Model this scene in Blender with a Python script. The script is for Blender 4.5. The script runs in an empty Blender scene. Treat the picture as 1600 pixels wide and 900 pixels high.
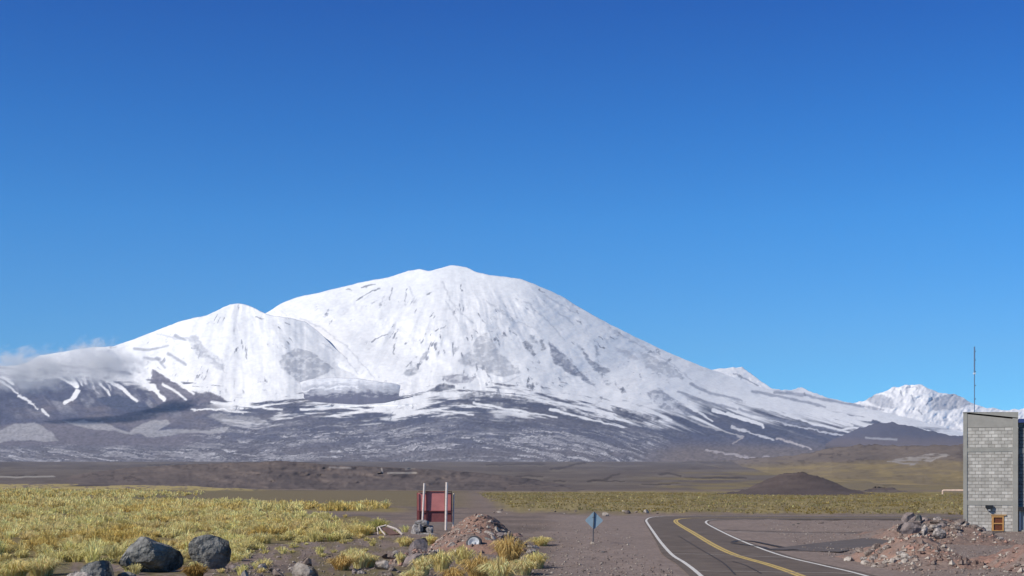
import bpy, bmesh, math, random
import numpy as np
from mathutils import Vector, Matrix

# ------------------------------------------------------------------ camera, sky, sun, exposure
S = bpy.context.scene
COL = S.collection
F = 2200.0; HY = 750.0; CX = 800.0; CH = 3.5          # focal length and horizon of the photograph in pixels, eye height
cam = bpy.data.objects.new('camera', bpy.data.cameras.new('camera'))
COL.objects.link(cam); S.camera = cam
cam.location = (0, 0, CH); cam.rotation_euler = (math.radians(90), 0, 0)
cam.data.sensor_width = 36; cam.data.lens = 36 * F / 1600
cam.data.shift_y = (HY - 450) / 1600
cam.data.clip_start = 0.5; cam.data.clip_end = 90000

SUN = Vector((-0.80, -0.42, 0.66)).normalized()
w = bpy.data.worlds.new("World"); S.world = w; w.use_nodes = True
nt = w.node_tree; nt.nodes.clear()
wo = nt.nodes.new('ShaderNodeOutputWorld'); bg = nt.nodes.new('ShaderNodeBackground'); sky = nt.nodes.new('ShaderNodeTexSky')
sky.sky_type = 'NISHITA'; sky.sun_disc = False
sky.sun_elevation = math.asin(SUN.z); sky.sun_rotation = math.atan2(SUN.x, SUN.y)
sky.altitude = 4000; sky.air_density = 1.0; sky.dust_density = 0.0; sky.ozone_density = 3.0
hs = nt.nodes.new('ShaderNodeHueSaturation'); hs.inputs['Saturation'].default_value = 1.0; hs.inputs['Value'].default_value = 1.0
gm = nt.nodes.new('ShaderNodeGamma'); gm.inputs[1].default_value = 1.0
tcw = nt.nodes.new('ShaderNodeTexCoord'); spz = nt.nodes.new('ShaderNodeSeparateXYZ'); nt.links.new(tcw.outputs['Generated'], spz.inputs[0])
rampz = nt.nodes.new('ShaderNodeValToRGB'); er = rampz.color_ramp.elements
er[0].position = 0.0; er[0].color = (.25, .66, .84, 1); er[1].position = 0.09; er[1].color = (.21, .65, .84, 1)
for p_, c_ in ((.18, (.12, .65, .99)), (.245, (.05, .54, .98)), (.32, (.005, .40, .92)), (.55, (.36, .46, .60))):
    e = er.new(p_); e.color = (*c_, 1)
nt.links.new(spz.outputs[2], rampz.inputs[0])
mulz = nt.nodes.new('ShaderNodeMix'); mulz.data_type = 'RGBA'; mulz.blend_type = 'MULTIPLY'; mulz.inputs[0].default_value = 1
nt.links.new(sky.outputs[0], mulz.inputs[6]); nt.links.new(rampz.outputs[0], mulz.inputs[7]); nt.links.new(mulz.outputs[2], hs.inputs['Color']); nt.links.new(hs.outputs[0], gm.inputs[0]); nt.links.new(gm.outputs[0], bg.inputs[0])
bg.inputs[1].default_value = 0.138
nt.links.new(bg.outputs[0], wo.inputs[0])
sl = bpy.data.lights.new('sun', 'SUN'); sl.energy = 4.4; sl.angle = math.radians(0.53); sl.color = (1.0, 0.925, 0.81)
so = bpy.data.objects.new('sun', sl); COL.objects.link(so)
so.rotation_euler = SUN.to_track_quat('Z', 'Y').to_euler(); so.location = (-60, -40, 80)
S.view_settings.view_transform = 'Standard'; S.view_settings.look = 'None'
S.view_settings.exposure = 0.12; S.view_settings.gamma = 1.0; S.view_settings.use_curve_mapping = False
S.render.engine = 'CYCLES'
S.cycles.use_denoising = True
S.cycles.max_bounces = 6; S.cycles.diffuse_bounces = 3; S.cycles.volume_bounces = 3; S.cycles.transparent_max_bounces = 8
HAZE = True

rnd = random.Random(7)
RNG = np.random.default_rng(11)

# ------------------------------------------------------------------ helpers: noise
def _h(ix, iy, seed):
    ix = ix.astype(np.int64); iy = iy.astype(np.int64)
    n = (ix * 374761393 + iy * 668265263 + seed * 974634777) & 0xffffffff
    n = ((n ^ (n >> 13)) * 1274126177) & 0xffffffff
    n = ((n ^ (n >> 15)) * 2246822519) & 0xffffffff
    return ((n ^ (n >> 16)) & 0xffffff) / float(0xffffff)
def vn(x, y, seed=0):
    fx = np.floor(x); fy = np.floor(y); u = x - fx; v = y - fy
    u = u * u * (3 - 2 * u); v = v * v * (3 - 2 * v)
    a = _h(fx, fy, seed); b = _h(fx + 1, fy, seed); c = _h(fx, fy + 1, seed); d = _h(fx + 1, fy + 1, seed)
    return (a * (1 - u) + b * u) * (1 - v) + (c * (1 - u) + d * u) * v
def fbm(x, y, seed=0, octv=4, gain=0.5):            # about -1..1
    s = 0; a = 1; t = 0
    for k in range(octv):
        s = s + a * (vn(x * 2 ** k + 17.3 * k, y * 2 ** k - 9.1 * k, seed + k * 13) * 2 - 1); t += a; a *= gain
    return s / t * 1.35
def ss(a, b, x):
    t = np.clip((x - a) / (b - a), 0, 1); return t * t * (3 - 2 * t)
def mixc(c, col, m):
    return c * (1 - m[..., None]) + np.array(col)[..., :] * m[..., None]
def curve(pts, x):
    p = np.array(pts, float); return np.interp(x, p[:, 0], p[:, 1])
def smooth_curve(pts, x, w=4.0):
    return sum(curve(pts, x + o * w) for o in (-1, -.5, 0, .5, 1)) / 5
def inpoly(px, py, poly):
    r = np.zeros(px.shape, bool); n = len(poly)
    for i in range(n):
        x1, y1 = poly[i]; x2, y2 = poly[(i + 1) % n]
        if y1 == y2: continue
        c = ((y1 > py) != (y2 > py)) & (px < (x2 - x1) * (py - y1) / (y2 - y1) + x1); r ^= c
    return r
def segdist(px, py, pts):
    d = np.full(px.shape, 1e9); tt = np.zeros(px.shape); L = len(pts) - 1
    for i in range(L):
        x1, y1 = pts[i]; x2, y2 = pts[i + 1]; dx = x2 - x1; dy = y2 - y1
        t = np.clip(((px - x1) * dx + (py - y1) * dy) / (dx * dx + dy * dy + 1e-9), 0, 1)
        e = np.hypot(px - x1 - t * dx, py - y1 - t * dy); m = e < d
        d = np.where(m, e, d); tt = np.where(m, (i + t) / L, tt)
    return d, tt
def world(px, py, z=0.0):                            # point of the plain at height z seen at that pixel of the photo
    Y = (CH - z) * F / (py - HY); return ((px - CX) / F * Y, Y)

# ------------------------------------------------------------------ helpers: objects and materials
def tag(o, label=None, cat=None, group=None, kind=None):
    if label: o['label'] = label
    if cat: o['category'] = cat
    if group: o['group'] = group
    if kind: o['kind'] = kind
    return o
def link(name, me, mat=None, parent=None, loc=None):
    o = bpy.data.objects.new(name, me); COL.objects.link(o)
    if mat: me.materials.clear(); me.materials.append(mat)
    if parent: o.parent = parent
    if loc: o.location = loc
    return o
def fastmesh(name, V, Q=None, T=None, col=None, smooth=False):
    me = bpy.data.meshes.new(name); V = np.asarray(V, np.float32)
    me.vertices.add(len(V)); me.vertices.foreach_set('co', V.ravel())
    nq = 0 if Q is None else len(Q); ntt = 0 if T is None else len(T)
    idx = np.concatenate(([] if Q is None else [np.asarray(Q).ravel()]) + ([] if T is None else [np.asarray(T).ravel()])).astype(np.int32)
    st = np.concatenate([np.arange(nq) * 4, nq * 4 + np.arange(ntt) * 3]).astype(np.int32)
    me.loops.add(len(idx)); me.loops.foreach_set('vertex_index', idx)
    me.polygons.add(nq + ntt); me.polygons.foreach_set('loop_start', st)
    me.update(calc_edges=True); me.validate()
    if col is not None:
        a = me.color_attributes.new('Col', 'FLOAT_COLOR', 'POINT')
        a.data.foreach_set('color', np.concatenate([col, np.ones((len(col), 1))], 1).astype(np.float32).ravel())
    me.polygons.foreach_set('use_smooth', np.full(nq + ntt, smooth))
    me.update(); return me
def gridfaces(r, c):
    i = np.arange(r * c).reshape(r, c)
    return np.stack([i[:-1, :-1], i[:-1, 1:], i[1:, 1:], i[1:, :-1]], -1).reshape(-1, 4)

def mat(name, color=(.5, .5, .5), rough=0.9, attr=False, var=0.0, scale=1.0, bump=0.0, bscale=None, metal=0.0, spec=0.3, detail=6.0, trans=0.0, aniso=None):
    m = bpy.data.materials.new(name); m.use_nodes = True; N = m.node_tree.nodes; L = m.node_tree.links
    b = N['Principled BSDF']; b.inputs['Roughness'].default_value = rough; b.inputs['Metallic'].default_value = metal
    b.inputs['Specular IOR Level'].default_value = spec
    b.inputs['Base Color'].default_value = (*color, 1)
    src = None
    if attr:
        a = N.new('ShaderNodeVertexColor'); a.layer_name = 'Col'; src = a.outputs[0]
    tc = N.new('ShaderNodeTexCoord'); vec = tc.outputs['Object']
    if aniso:
        mp = N.new('ShaderNodeMapping'); mp.inputs['Scale'].default_value = aniso; L.new(vec, mp.inputs[0]); vec = mp.outputs[0]
    if var > 0:
        n = N.new('ShaderNodeTexNoise'); n.inputs['Scale'].default_value = scale; n.inputs['Detail'].default_value = detail; n.inputs['Roughness'].default_value = 0.65
        L.new(vec, n.inputs['Vector'])
        r = N.new('ShaderNodeMapRange'); r.inputs[1].default_value = 0.28; r.inputs[2].default_value = 0.72
        r.inputs[3].default_value = 1 - var; r.inputs[4].default_value = 1 + var; L.new(n.outputs[0], r.inputs[0])
        x = N.new('ShaderNodeVectorMath'); x.operation = 'SCALE'
        if src is not None: L.new(src, x.inputs[0])
        else: x.inputs[0].default_value = color
        L.new(r.outputs[0], x.inputs['Scale']); src = x.outputs[0]
    if src is not None: L.new(src, b.inputs['Base Color'])
    if bump > 0:
        n2 = N.new('ShaderNodeTexNoise'); n2.inputs['Scale'].default_value = bscale or scale; n2.inputs['Detail'].default_value = 5
        L.new(vec, n2.inputs['Vector'])
        bp = N.new('ShaderNodeBump'); bp.inputs['Strength'].default_value = 1.0; bp.inputs['Distance'].default_value = bump
        L.new(n2.outputs[0], bp.inputs['Height']); L.new(bp.outputs[0], b.inputs['Normal'])
    return m

# ------------------------------------------------------------------ snow and rock colours of the massif (laid onto its slopes)
SNOW = np.array([0.86, 0.86, 0.87])
DARK = np.array([0.075, 0.075, 0.105])
MAUVE = np.array([0.165, 0.14, 0.15])
BROWN = np.array([0.15, 0.125, 0.11])

def paint_massif(px, py):
    wx = px + 5 * fbm(px / 22, py / 22, 3); wy = py + 4 * fbm(px / 22, py / 16, 5)
    fx = px + 2.5 * fbm(px / 7, py / 5, 31, 3); fy = py + 2.0 * fbm(px / 7, py / 5, 35, 3)
    # direction of the streaks: level on the left, dipping to the right on the long right-hand slope
    dip = curve([(-200, .05), (400, -.02), (620, .03), (720, .12), (900, .24), (1150, .36), (1350, .33), (1700, .2)], px)
    su = px; sv = py - np.cumsum(np.zeros(1))[0] - dip * (px - 900)
    bound = curve([(-300, 578), (60, 584), (150, 590), (215, 598), (255, 613), (300, 622), (360, 630), (440, 634), (520, 634), (640, 636), (700, 628), (760, 618), (840, 628), (920, 640), (1000, 648), (1100, 652), (1200, 657), (1300, 668), (1400, 682), (1500, 692), (1700, 700)], px)
    low = (wy - bound)                                            # pixels below the snow line
    st = fbm(su / 34, sv / 3.4, 51, 4, .6)
    st2 = fbm(su / 90, sv / 9, 57, 4, .55)
    rightside = ss(900, 1060, px)
    # rock amount grows below the line, as streaks
    amt = (low - 4) / 36 + 1.05 * st + 0.75 * st2
    widen = ss(950, 1100, px)
    amt = np.where(True, amt * (1 - widen) + widen * ((wy - bound + 8) / 34 + 0.9 * fbm(su / 120, sv / 6.5, 61, 4, .5)), amt)
    rock = ss(-0.25, 0.45, amt)
    c = np.broadcast_to(SNOW, px.shape + (3,)).copy()
    # faint grey streaks and marks on the snow itself
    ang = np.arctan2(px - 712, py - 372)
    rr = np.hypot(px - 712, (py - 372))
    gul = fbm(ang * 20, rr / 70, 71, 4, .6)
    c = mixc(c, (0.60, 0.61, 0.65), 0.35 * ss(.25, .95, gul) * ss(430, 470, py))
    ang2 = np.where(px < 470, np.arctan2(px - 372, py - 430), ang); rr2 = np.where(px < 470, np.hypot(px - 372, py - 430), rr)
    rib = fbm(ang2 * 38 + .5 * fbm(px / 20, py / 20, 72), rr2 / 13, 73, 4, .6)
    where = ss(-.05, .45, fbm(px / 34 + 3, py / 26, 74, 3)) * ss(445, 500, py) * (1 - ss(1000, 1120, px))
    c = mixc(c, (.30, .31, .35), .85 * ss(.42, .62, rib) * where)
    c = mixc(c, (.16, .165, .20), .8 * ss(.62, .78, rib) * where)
    c = mixc(c, (0.50, 0.51, 0.55), .6 * ss(.50, .85, fbm(fx / 9, fy / 7, 75)) * ss(430, 500, py) * ss(.0, .5, fbm(px / 60, py / 40, 77)))
    rk = mixc(np.broadcast_to(np.array([0.085, 0.09, 0.135]), px.shape + (3,)), (0.13, 0.125, 0.155), ss(-.3, .6, fbm(su / 60, sv / 7, 81)))
    c = c * (1 - rock[..., None]) + rk * rock[..., None]
    # dusty old snow streaks over the lava field below
    lf = ss(14, 50, low) * (1 - ss(1010, 1090, px + 1.2 * (py - 690)))
    wu = su + 14 * fbm(px / 45, py / 16, 90, 3); wv = sv + 3.2 * fbm(px / 38, py / 9, 92, 3)
    n1 = fbm(wu / 46, wv / 4.0, 91, 5, .66); n2 = fbm(wu / 21, wv / 2.1, 93, 4, .7); s4 = fbm(su / 110, sv / 14, 95, 3)
    edge1 = 1 - ss(.02, .17, np.abs(n1)); edge2 = 1 - ss(.02, .16, np.abs(n2 - .08))
    pale = .62 * ss(-.35, .55, n1 + .45 * n2 + .6 * s4)
    top = 1 - ss(640, 716, py)
    base = mixc(np.broadcast_to(np.array([0.12, 0.122, 0.165]), px.shape + (3,)), (0.155, 0.142, 0.155), ss(680, 716, py))
    field = base * (1 - pale[..., None]) + np.array([.40, .39, .415]) * pale[..., None]
    lit = ss(.06, .16, n1) * (1 - ss(.16, .42, n1)) * ss(-.1, .3, n2)
    field = mixc(field, (.66, .65, .67), .75 * lit)
    field = mixc(field, (.062, .06, .085), .80 * edge1 * ss(-.5, .2, s4 + n2 * .4)); field = mixc(field, (.075, .07, .09), .6 * edge2)
    field = mixc(field, (.07, .068, .095), .55 * ss(0, .5, -s4 + .3 * n1) * top)
    c = c * (1 - lf[..., None]) + field * lf[..., None]
    # right slope below the last snow: smooth mauve gravel
    rs = ss(22, 46, low) * ss(1010, 1090, px + 1.2 * (py - 690))
    mv = mixc(np.broadcast_to(np.array([0.10, 0.102, 0.15]), px.shape + (3,)), (0.175, 0.145, 0.135), ss(680, 708, py + 3 * st2))
    c = c * (1 - rs[..., None]) + mv * rs[..., None]
    # left foothills: mauve with pale sandy flats
    lh = ss(-2, 12, low) * (1 - ss(300, 400, px + .8 * (py - 640)))
    lh = np.maximum(lh, ss(588, 606, wy + 10 * fbm(px / 30 + py / 25, py / 14 - px / 40, 103, 4)) * (1 - ss(150, 215, px))) * (1 - ss(692, 700, py + 2 * st2))
    lc = mixc(np.broadcast_to(np.array([0.085, 0.088, 0.135]), px.shape + (3,)), (0.155, 0.14, 0.165), ss(-.5, .5, fbm(px / 50, py / 14, 101) + (py - 655) / 60))
    tg = fbm((px - .75 * py) / 9 + .6 * fbm(px / 30, py / 30, 104), (px + py) / 60, 105, 4, .6)
    lc = mixc(lc, SNOW, .9 * ss(.18, .42, tg - (py - 600) / 55) * (1 - ss(560, 680, px + py * 0 + 300)) * (px < 330))
    lc = mixc(lc, (.32, .32, .36), .5 * ss(.0, .5, fbm((px - .9 * py) / 16, (px + py) / 40, 107, 4)) * (1 - ss(630, 665, py)))
    lc = mixc(lc, (.055, .06, .105), .6 * ss(.1, .5, fbm(px / 26, py / 9, 109, 3)) * (1 - ss(640, 670, py)))
    c = c * (1 - lh[..., None]) + lc * lh[..., None]
    def patch(poly, col, a=1.0, tex=0.0, fine=False):
        nonlocal c
        X, Y_ = (fx, fy) if fine else (wx, wy)
        m = np.zeros(px.shape)
        for ox, oy in ((0, 0), (1.2, 0), (-1.2, 0), (0, 1), (0, -1)):
            m += inpoly(X + ox, Y_ + oy, poly) / 5
        if tex > 0:
            m = m * (.25 + .55 * ss(-tex, .35, fbm(px / 6, py / 4, 111, 3) + .25) + .20 * ss(-.42, .20, rib + .35 * fbm(px / 5, py / 3, 112, 3)))
        c = mixc(c, col, m * a)
    def stroke(pts, w0, w1, col, a=1.0, soft=1.0):
        nonlocal c
        d, t = segdist(fx, fy, pts) if w0 < 2 else segdist(px + 1.2 * fbm(px / 12, py / 12, 33, 2), py + 1.2 * fbm(px / 12, py / 9, 37, 2), pts)
        wd = (w0 + (w1 - w0) * t) * (.78 + .5 * fbm(px / 9, py / 5, 119, 3))
        c = mixc(c, col, a * (1 - ss(wd - soft * .5, wd + soft, d)))
    W = tuple(SNOW); G = (0.36, 0.37, 0.41); DG = (0.17, 0.175, 0.21); DK = (0.085, 0.085, 0.12); PALE = (0.43, 0.42, 0.43); PINK = (.40, .36, .36)
    # ---- snow face: outcrops
    patch([(435, 570), (442, 554), (464, 544), (487, 550), (507, 565), (520, 575), (510, 585), (490, 592), (467, 598), (454, 585)], G, .8, .35, True)
    patch([(713, 565), (732, 550), (747, 527), (761, 521), (775, 539), (784, 553), (801, 570), (813, 582), (787, 589), (767, 585), (750, 573), (729, 573)], G, .75, .4, True)
    patch([(856, 533), (874, 547), (891, 562), (905, 579), (934, 606), (914, 596), (905, 589), (888, 585), (879, 573), (865, 567)], (.20, .21, .27), .9, .6, True)
    patch([(901, 536), (914, 550), (923, 562), (937, 570), (955, 579), (949, 583), (929, 580), (920, 570), (914, 559)], (.26, .27, .32), .9, .5, True)
    patch([(929, 541), (934, 540), (938, 556), (931, 557)], G, .9, .3, True)
    patch([(816, 536), (822, 532), (830, 540), (837, 553), (833, 557), (826, 550)], DG, .9, .2, True)
    patch([(842, 530), (848, 531), (852, 545), (846, 548)], DG, .8, .2, True)
    patch([(826, 524), (835, 525), (840, 538), (832, 536)], G, .9, .2, True)
    patch([(628, 585), (636, 577), (650, 574), (657, 580), (648, 586), (634, 589)], G, .9, .4, True)
    patch([(654, 565), (662, 552), (670, 547), (668, 557), (659, 567)], G, .95, .4, True)
    patch([(706, 549), (712, 541), (719, 540), (714, 550), (708, 554)], G, .9, .3, True)
    patch([(1000, 548), (1020, 556), (1050, 572), (1070, 590), (1050, 592), (1030, 582), (1008, 574)], (.42, .43, .47), .7, .2, True)
    patch([(958, 543), (976, 546), (1002, 562), (980, 560)], (.5, .5, .54), .7, .2, True)
    for s_ in ([(556, 469), (575, 459), (595, 449)], [(540, 452), (549, 454)], [(566, 449), (585, 445)], [(579, 533), (592, 528), (605, 521)],
               [(616, 553), (618, 536)], [(400, 496), (413, 497)], [(747, 490), (752, 497)], [(754, 500), (758, 506)], [(672, 493), (678, 490)],
               [(688, 514), (697, 508)], [(677, 498), (680, 494)], [(680, 518), (684, 515)], [(729, 527), (731, 533)], [(736, 524), (738, 532)],
               [(935, 526), (942, 531)], [(929, 533), (945, 546)], [(842, 452), (850, 456)], [(802, 520), (808, 524)], [(740, 515), (748, 521)],
               [(720, 446), (722, 454)], [(667, 460), (674, 457)], [(612, 450), (608, 470)], [(636, 452), (633, 470)], [(446, 505), (452, 508)], [(300, 543), (312, 548)]):
        stroke(s_, .9, .5, DG, .9, .9)
    for s_ in ([(872, 489), (884, 497), (897, 507)], [(600, 462), (592, 480)], [(640, 448), (646, 462)], [(784, 599), (800, 594), (813, 585)], [(505, 536), (520, 548)], [(540, 560), (560, 585)],
               [(697, 470), (712, 495), (716, 510)], [(760, 470), (800, 500), (830, 512)], [(820, 470), (860, 505), (880, 530)], [(850, 460), (900, 490)], [(470, 498), (500, 510), (540, 540), (585, 590)],
               [(690, 440), (705, 470), (722, 490), (740, 505)], [(960, 520), (1010, 545), (1060, 575), (1080, 595)], [(245, 522), (280, 530), (300, 528)], [(300, 530), (330, 560), (350, 580)], [(320, 555), (345, 570), (352, 582)]):
        stroke(s_, 1.0, .6, (.46, .47, .51), .6, 1.6)
    # left peak rocks
    for s_ in ([(210, 545), (235, 547), (262, 540)], [(262, 552), (290, 570)], [(275, 525), (290, 532)], [(304, 540), (316, 552)], [(245, 560), (258, 575)], [(225, 560), (250, 562)]):
        stroke(s_, 2.2, 1.2, (.30, .31, .36), .75, 2.2)
    patch([(290, 528), (305, 522), (322, 545), (345, 560), (352, 576), (345, 582), (325, 566), (306, 552)], (.45, .46, .50), .7, .1, True)
    patch([(236, 578), (246, 576), (300, 612), (345, 617), (352, 626), (300, 632), (258, 640), (230, 608)], (.14, .13, .165), .95, 0)
    # dark bands under the face
    patch([(666, 611), (692, 599), (709, 601), (712, 608), (683, 613)], DK, .95, .8, True)
    patch([(690, 588), (722, 584), (734, 591), (746, 584), (738, 596), (712, 600), (700, 596)], (.22, .22, .27), .8, .3, True)
    patch([(716, 616), (745, 612), (800, 618), (860, 632), (930, 650), (985, 662), (930, 664), (860, 652), (790, 640), (735, 632)], DK, .85, .35, True)
    patch([(955, 637), (985, 640), (1040, 655), (1000, 660), (965, 650)], DK, .9, .5, True)
    patch([(1012, 612), (1030, 605), (1045, 620), (1080, 640), (1095, 650), (1070, 650), (1030, 636)], (.22, .23, .29), .8, .2)
    # snow tongues on the right slope
    for s_, a_, b_, cl in (([(981, 632), (1010, 640), (1050, 656)], 5, 1.2, W), ([(1060, 622), (1085, 640), (1112, 657)], 4, 1, W), ([(1115, 640), (1150, 652), (1190, 663), (1193, 668)], 3.5, 2.2, W),
                           ([(1093, 663), (1130, 673), (1161, 684)], 1.4, 1.2, PALE), ([(1143, 667), (1175, 677), (1208, 687)], 1.5, 1.2, (.6, .6, .63)), ([(1102, 704), (1140, 709), (1174, 716), (1202, 714)], 1.2, 1.8, PINK),
                           ([(1214, 685), (1240, 692), (1267, 701)], 1.8, 1.2, (.5, .46, .46)), ([(1168, 629), (1215, 643), (1262, 660), (1305, 671)], 2.6, 1.5, W), ([(1205, 657), (1250, 667), (1300, 678), (1340, 682)], 1.2, .8, (.6, .61, .65)),
                           ([(1200, 616), (1240, 632), (1285, 650), (1333, 665)], 6, 2.5, W), ([(1280, 628), (1340, 645), (1400, 662), (1470, 680)], 4, 2.5, W), ([(1161, 684), (1145, 693)], 1.5, .8, PINK),
                           ([(1310, 672), (1335, 668), (1350, 671)], 2.5, 1.2, W), ([(1300, 636), (1380, 646), (1450, 658), (1520, 672)], 6, 4, W), ([(1230, 628), (1300, 646), (1360, 656)], 4, 3, W), ([(740, 630), (800, 640), (870, 652)], 2.2, .8, W), ([(620, 645), (680, 640), (740, 648)], 2.4, .8, W), ([(860, 640), (920, 655), (975, 668)], 2.4, .8, W), ([(470, 640), (540, 637), (600, 644)], 2, .8, W), ([(960, 650), (1000, 660), (1030, 668)], 1.5, .6, PALE)):
        stroke(s_, a_, b_, cl, 1.0, 1.2)
    for s_ in ([(1175, 612), (1230, 622), (1290, 636)], [(1210, 612), (1260, 618), (1330, 632), (1380, 640)], [(1155, 640), (1200, 652), (1250, 664)], [(1080, 600), (1110, 615), (1160, 626)], [(1060, 612), (1100, 628), (1150, 640)], [(1215, 655), (1260, 664), (1310, 674)]):
        stroke(s_, 2.2, 1.5, (.21, .22, .28), .7, 2)
    # pale flats, and knolls with blue-black shade painted on, lower left
    patch([(-60, 676), (0, 670), (55, 658), (70, 668), (93, 688), (34, 690), (-60, 690)], PALE, .6)
    patch([(98, 657), (162, 658), (178, 670), (200, 674), (222, 660), (262, 656), (268, 662), (245, 672), (310, 674), (362, 664), (350, 676), (230, 682), (130, 668)], PALE, .62)
    patch([(322, 650), (345, 646), (402, 650), (420, 660), (360, 662)], PALE, .5)
    patch([(148, 622), (183, 617), (220, 627), (248, 643), (207, 645), (165, 633)], (.065, .075, .125), 1)
    patch([(69, 591), (100, 595), (122, 608), (103, 626), (76, 622), (60, 606)], (.075, .08, .13), .9)
    patch([(-60, 590), (20, 592), (40, 604), (36, 616), (0, 606), (-60, 606)], (.085, .085, .13), .8)
    for s_, a_, b_ in (([(-10, 590), (10, 601), (28, 614)], 2.2, 1.2), ([(77, 584), (100, 594), (120, 605)], 2.5, 1.5), ([(105, 577), (112, 590), (121, 604)], 2.5, 2), ([(121, 612), (112, 624), (102, 629)], 4, 2.5),
                       ([(157, 590), (183, 602), (200, 615), (214, 627)], 3, 2), ([(205, 570), (214, 590), (241, 608), (256, 624)], 8, 3.5), ([(240, 574), (270, 592), (302, 615)], 4, 2.5), ([(66, 640), (76, 650)], 2.5, 1.5), ([(30, 618), (52, 632), (60, 640)], 1.5, 1), ([(300, 640), (350, 640), (380, 646)], 1.5, .8), ([(330, 628), (380, 634), (440, 640)], 2, 1), ([(-30, 580), (0, 588), (20, 600)], 3, 1.5), ([(40, 575), (60, 582), (80, 590)], 3, 1.5), ([(255, 600), (275, 612), (290, 624)], 2, 1.2), ([(180, 560), (200, 575), (212, 588)], 5, 3), ([(130, 566), (150, 578), (176, 590)], 4, 2)):
        stroke(s_, a_, b_, W, .95, 1.2)
    # the far right-hand peak
    patch([(1352, 622), (1372, 616), (1392, 620), (1398, 638), (1370, 636)], (.42, .43, .47), .8, 0, True)
    patch([(1455, 622), (1478, 616), (1498, 616), (1518, 632), (1488, 640), (1456, 642)], (.36, .37, .41), .8, 0, True)
    for s_ in ([(1406, 612), (1410, 620)], [(1424, 605), (1432, 606)], [(1424, 616), (1428, 626)], [(1448, 632), (1456, 622)], [(1160, 590), (1158, 593)], [(1170, 594), (1185, 602)], [(1256, 614), (1258, 618)], [(1145, 584), (1165, 592), (1180, 600)], [(1435, 640), (1440, 646)]):
        stroke(s_, 1.2, .8, (.25, .26, .30), .85, 1)
    lum = c.mean(-1)
    c = c * (1 + (.05 + .22 * (1 - ss(.2, .6, lum))) * fbm(px / 3.2, py / 1.8, 121, 2) + .05 * fbm(px / 16, py / 9, 123, 3) * ss(.4, .7, lum))[..., None]
    return np.clip(c, .02, .9)

m_mass = mat('snow_and_lava', attr=True, var=.07, scale=.02, rough=.85, spec=.2)

def massif(name, crest, foot, Yc, Yf, relief, paint, step=1.15, px0=None, px1=None, back=2500, matl=None, gshape=.85, nrow_scale=1.0, soft=60):
    # one ridge as a true slope: rows climb from the foot towards the crest while going farther away, then fall behind it
    p0 = crest[0][0] if px0 is None else px0; p1 = crest[-1][0] if px1 is None else px1
    px = np.arange(p0, p1 + step, step)
    cy = smooth_curve(crest, px, 3.0)
    fy = np.maximum(curve(foot, px), cy + .4)
    n = int(max(12, (fy - cy).max() / step * nrow_scale))
    t = np.linspace(0, 1, n)
    PX = np.broadcast_to(px, (n, len(px))).copy(); T = t[:, None]
    cs = sum(curve(crest, px + o) for o in np.linspace(-soft, soft, 15)) / 15
    PY = fy * (1 - T) + cy * T + ((.6 + 1.3 * ss(1130, 1160, px)) * fbm(px / 9, px * 0, 7, 4)) * ss(.85, 1, T)
    yf = Yf(px, fy) if callable(Yf) else Yf + 0 * px
    yc = Yc(px, cy, yf) if callable(Yc) else Yc + 0 * px
    TT = np.clip((fy - PY) / np.maximum(fy - cs, 2.0), 0, 1.6)
    D = yf + (yc - yf) * TT ** gshape
    edge = np.minimum(1, (fy - cy) / 6)
    D = D + relief(PX, PY) * ss(0, .12, T + 0 * PX) * edge
    X = (PX - CX) / F * D; Z = CH + (HY - PY) / F * D
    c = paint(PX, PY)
    nb = 16; kb = (np.arange(1, nb + 1) / nb)[:, None]
    Db = D[-1] + back * kb; Zb = Z[-1] * (1 - kb ** .9) - 60 * kb + 8 * fbm(px / 20 + 0 * kb, kb * 6 + 0 * px, 9)
    Xb = (px - CX) / F * Db
    X = np.vstack([X, Xb]); Yv = np.vstack([D, Db]); Z = np.vstack([Z, np.minimum(Zb, CH + (HY - cy - .6 * kb) / F * Db)])
    c = np.concatenate([c, np.broadcast_to(c[-1], (nb,) + c[-1].shape)], 0)
    # the foot sinks into the slope or plain it stands on
    X = np.vstack([X[:1], X]); Yv = np.vstack([Yv[:1] * 1.004, Yv]); Z = np.vstack([Z[:1] - .004 * Yv[:1], Z]); c = np.concatenate([c[:1], c], 0)
    V = np.stack([X, Yv, Z], -1).reshape(-1, 3)
    me = fastmesh(name, V, gridfaces(*X.shape), col=c.reshape(-1, 3), smooth=True)
    o = link(name, me, matl or m_mass); tag(o, kind='structure'); return o

def relief_main(px, py):
    ang = np.arctan2(px - 712, py - 330); rr = np.hypot(px - 712, py - 330)
    g = fbm(ang * 7 + .35 * fbm(px / 70, py / 70, 2), rr / 190, 41, 3, .45)
    k = ss(430, 500, py) * (1 - .5 * ss(640, 700, py))
    face = ss(470, 560, px) * (1 - ss(960, 1120, px)) * ss(425, 470, py) * (1 - ss(600, 640, py))
    wob = .25 * fbm(px / 30, py / 30, 6)
    rg = 1 - np.abs(fbm(ang * 11 + wob, rr / 80, 48, 4, .5)) * 2.2
    rg2 = 1 - np.abs(fbm(px / 26 + wob, py / 16, 49, 4, .55)) * 2.2
    loc = .35 + .65 * ss(-.2, .4, fbm(px / 55, py / 40, 50, 2))
    apron = ss(600, 650, py) * (1 - ss(700, 722, py))
    return 150 * fbm(px / 190, py / 110, 43, 2) + 24 * g * k + 30 * fbm(px / 55, py / 30, 45, 4, .45) * k - 11 * rg * face * loc - 6.5 * rg2 * loc * ss(440, 480, py) * (1 - .6 * apron) + 3.0 * fbm(px / 10, py / 6, 47, 3)
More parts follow.
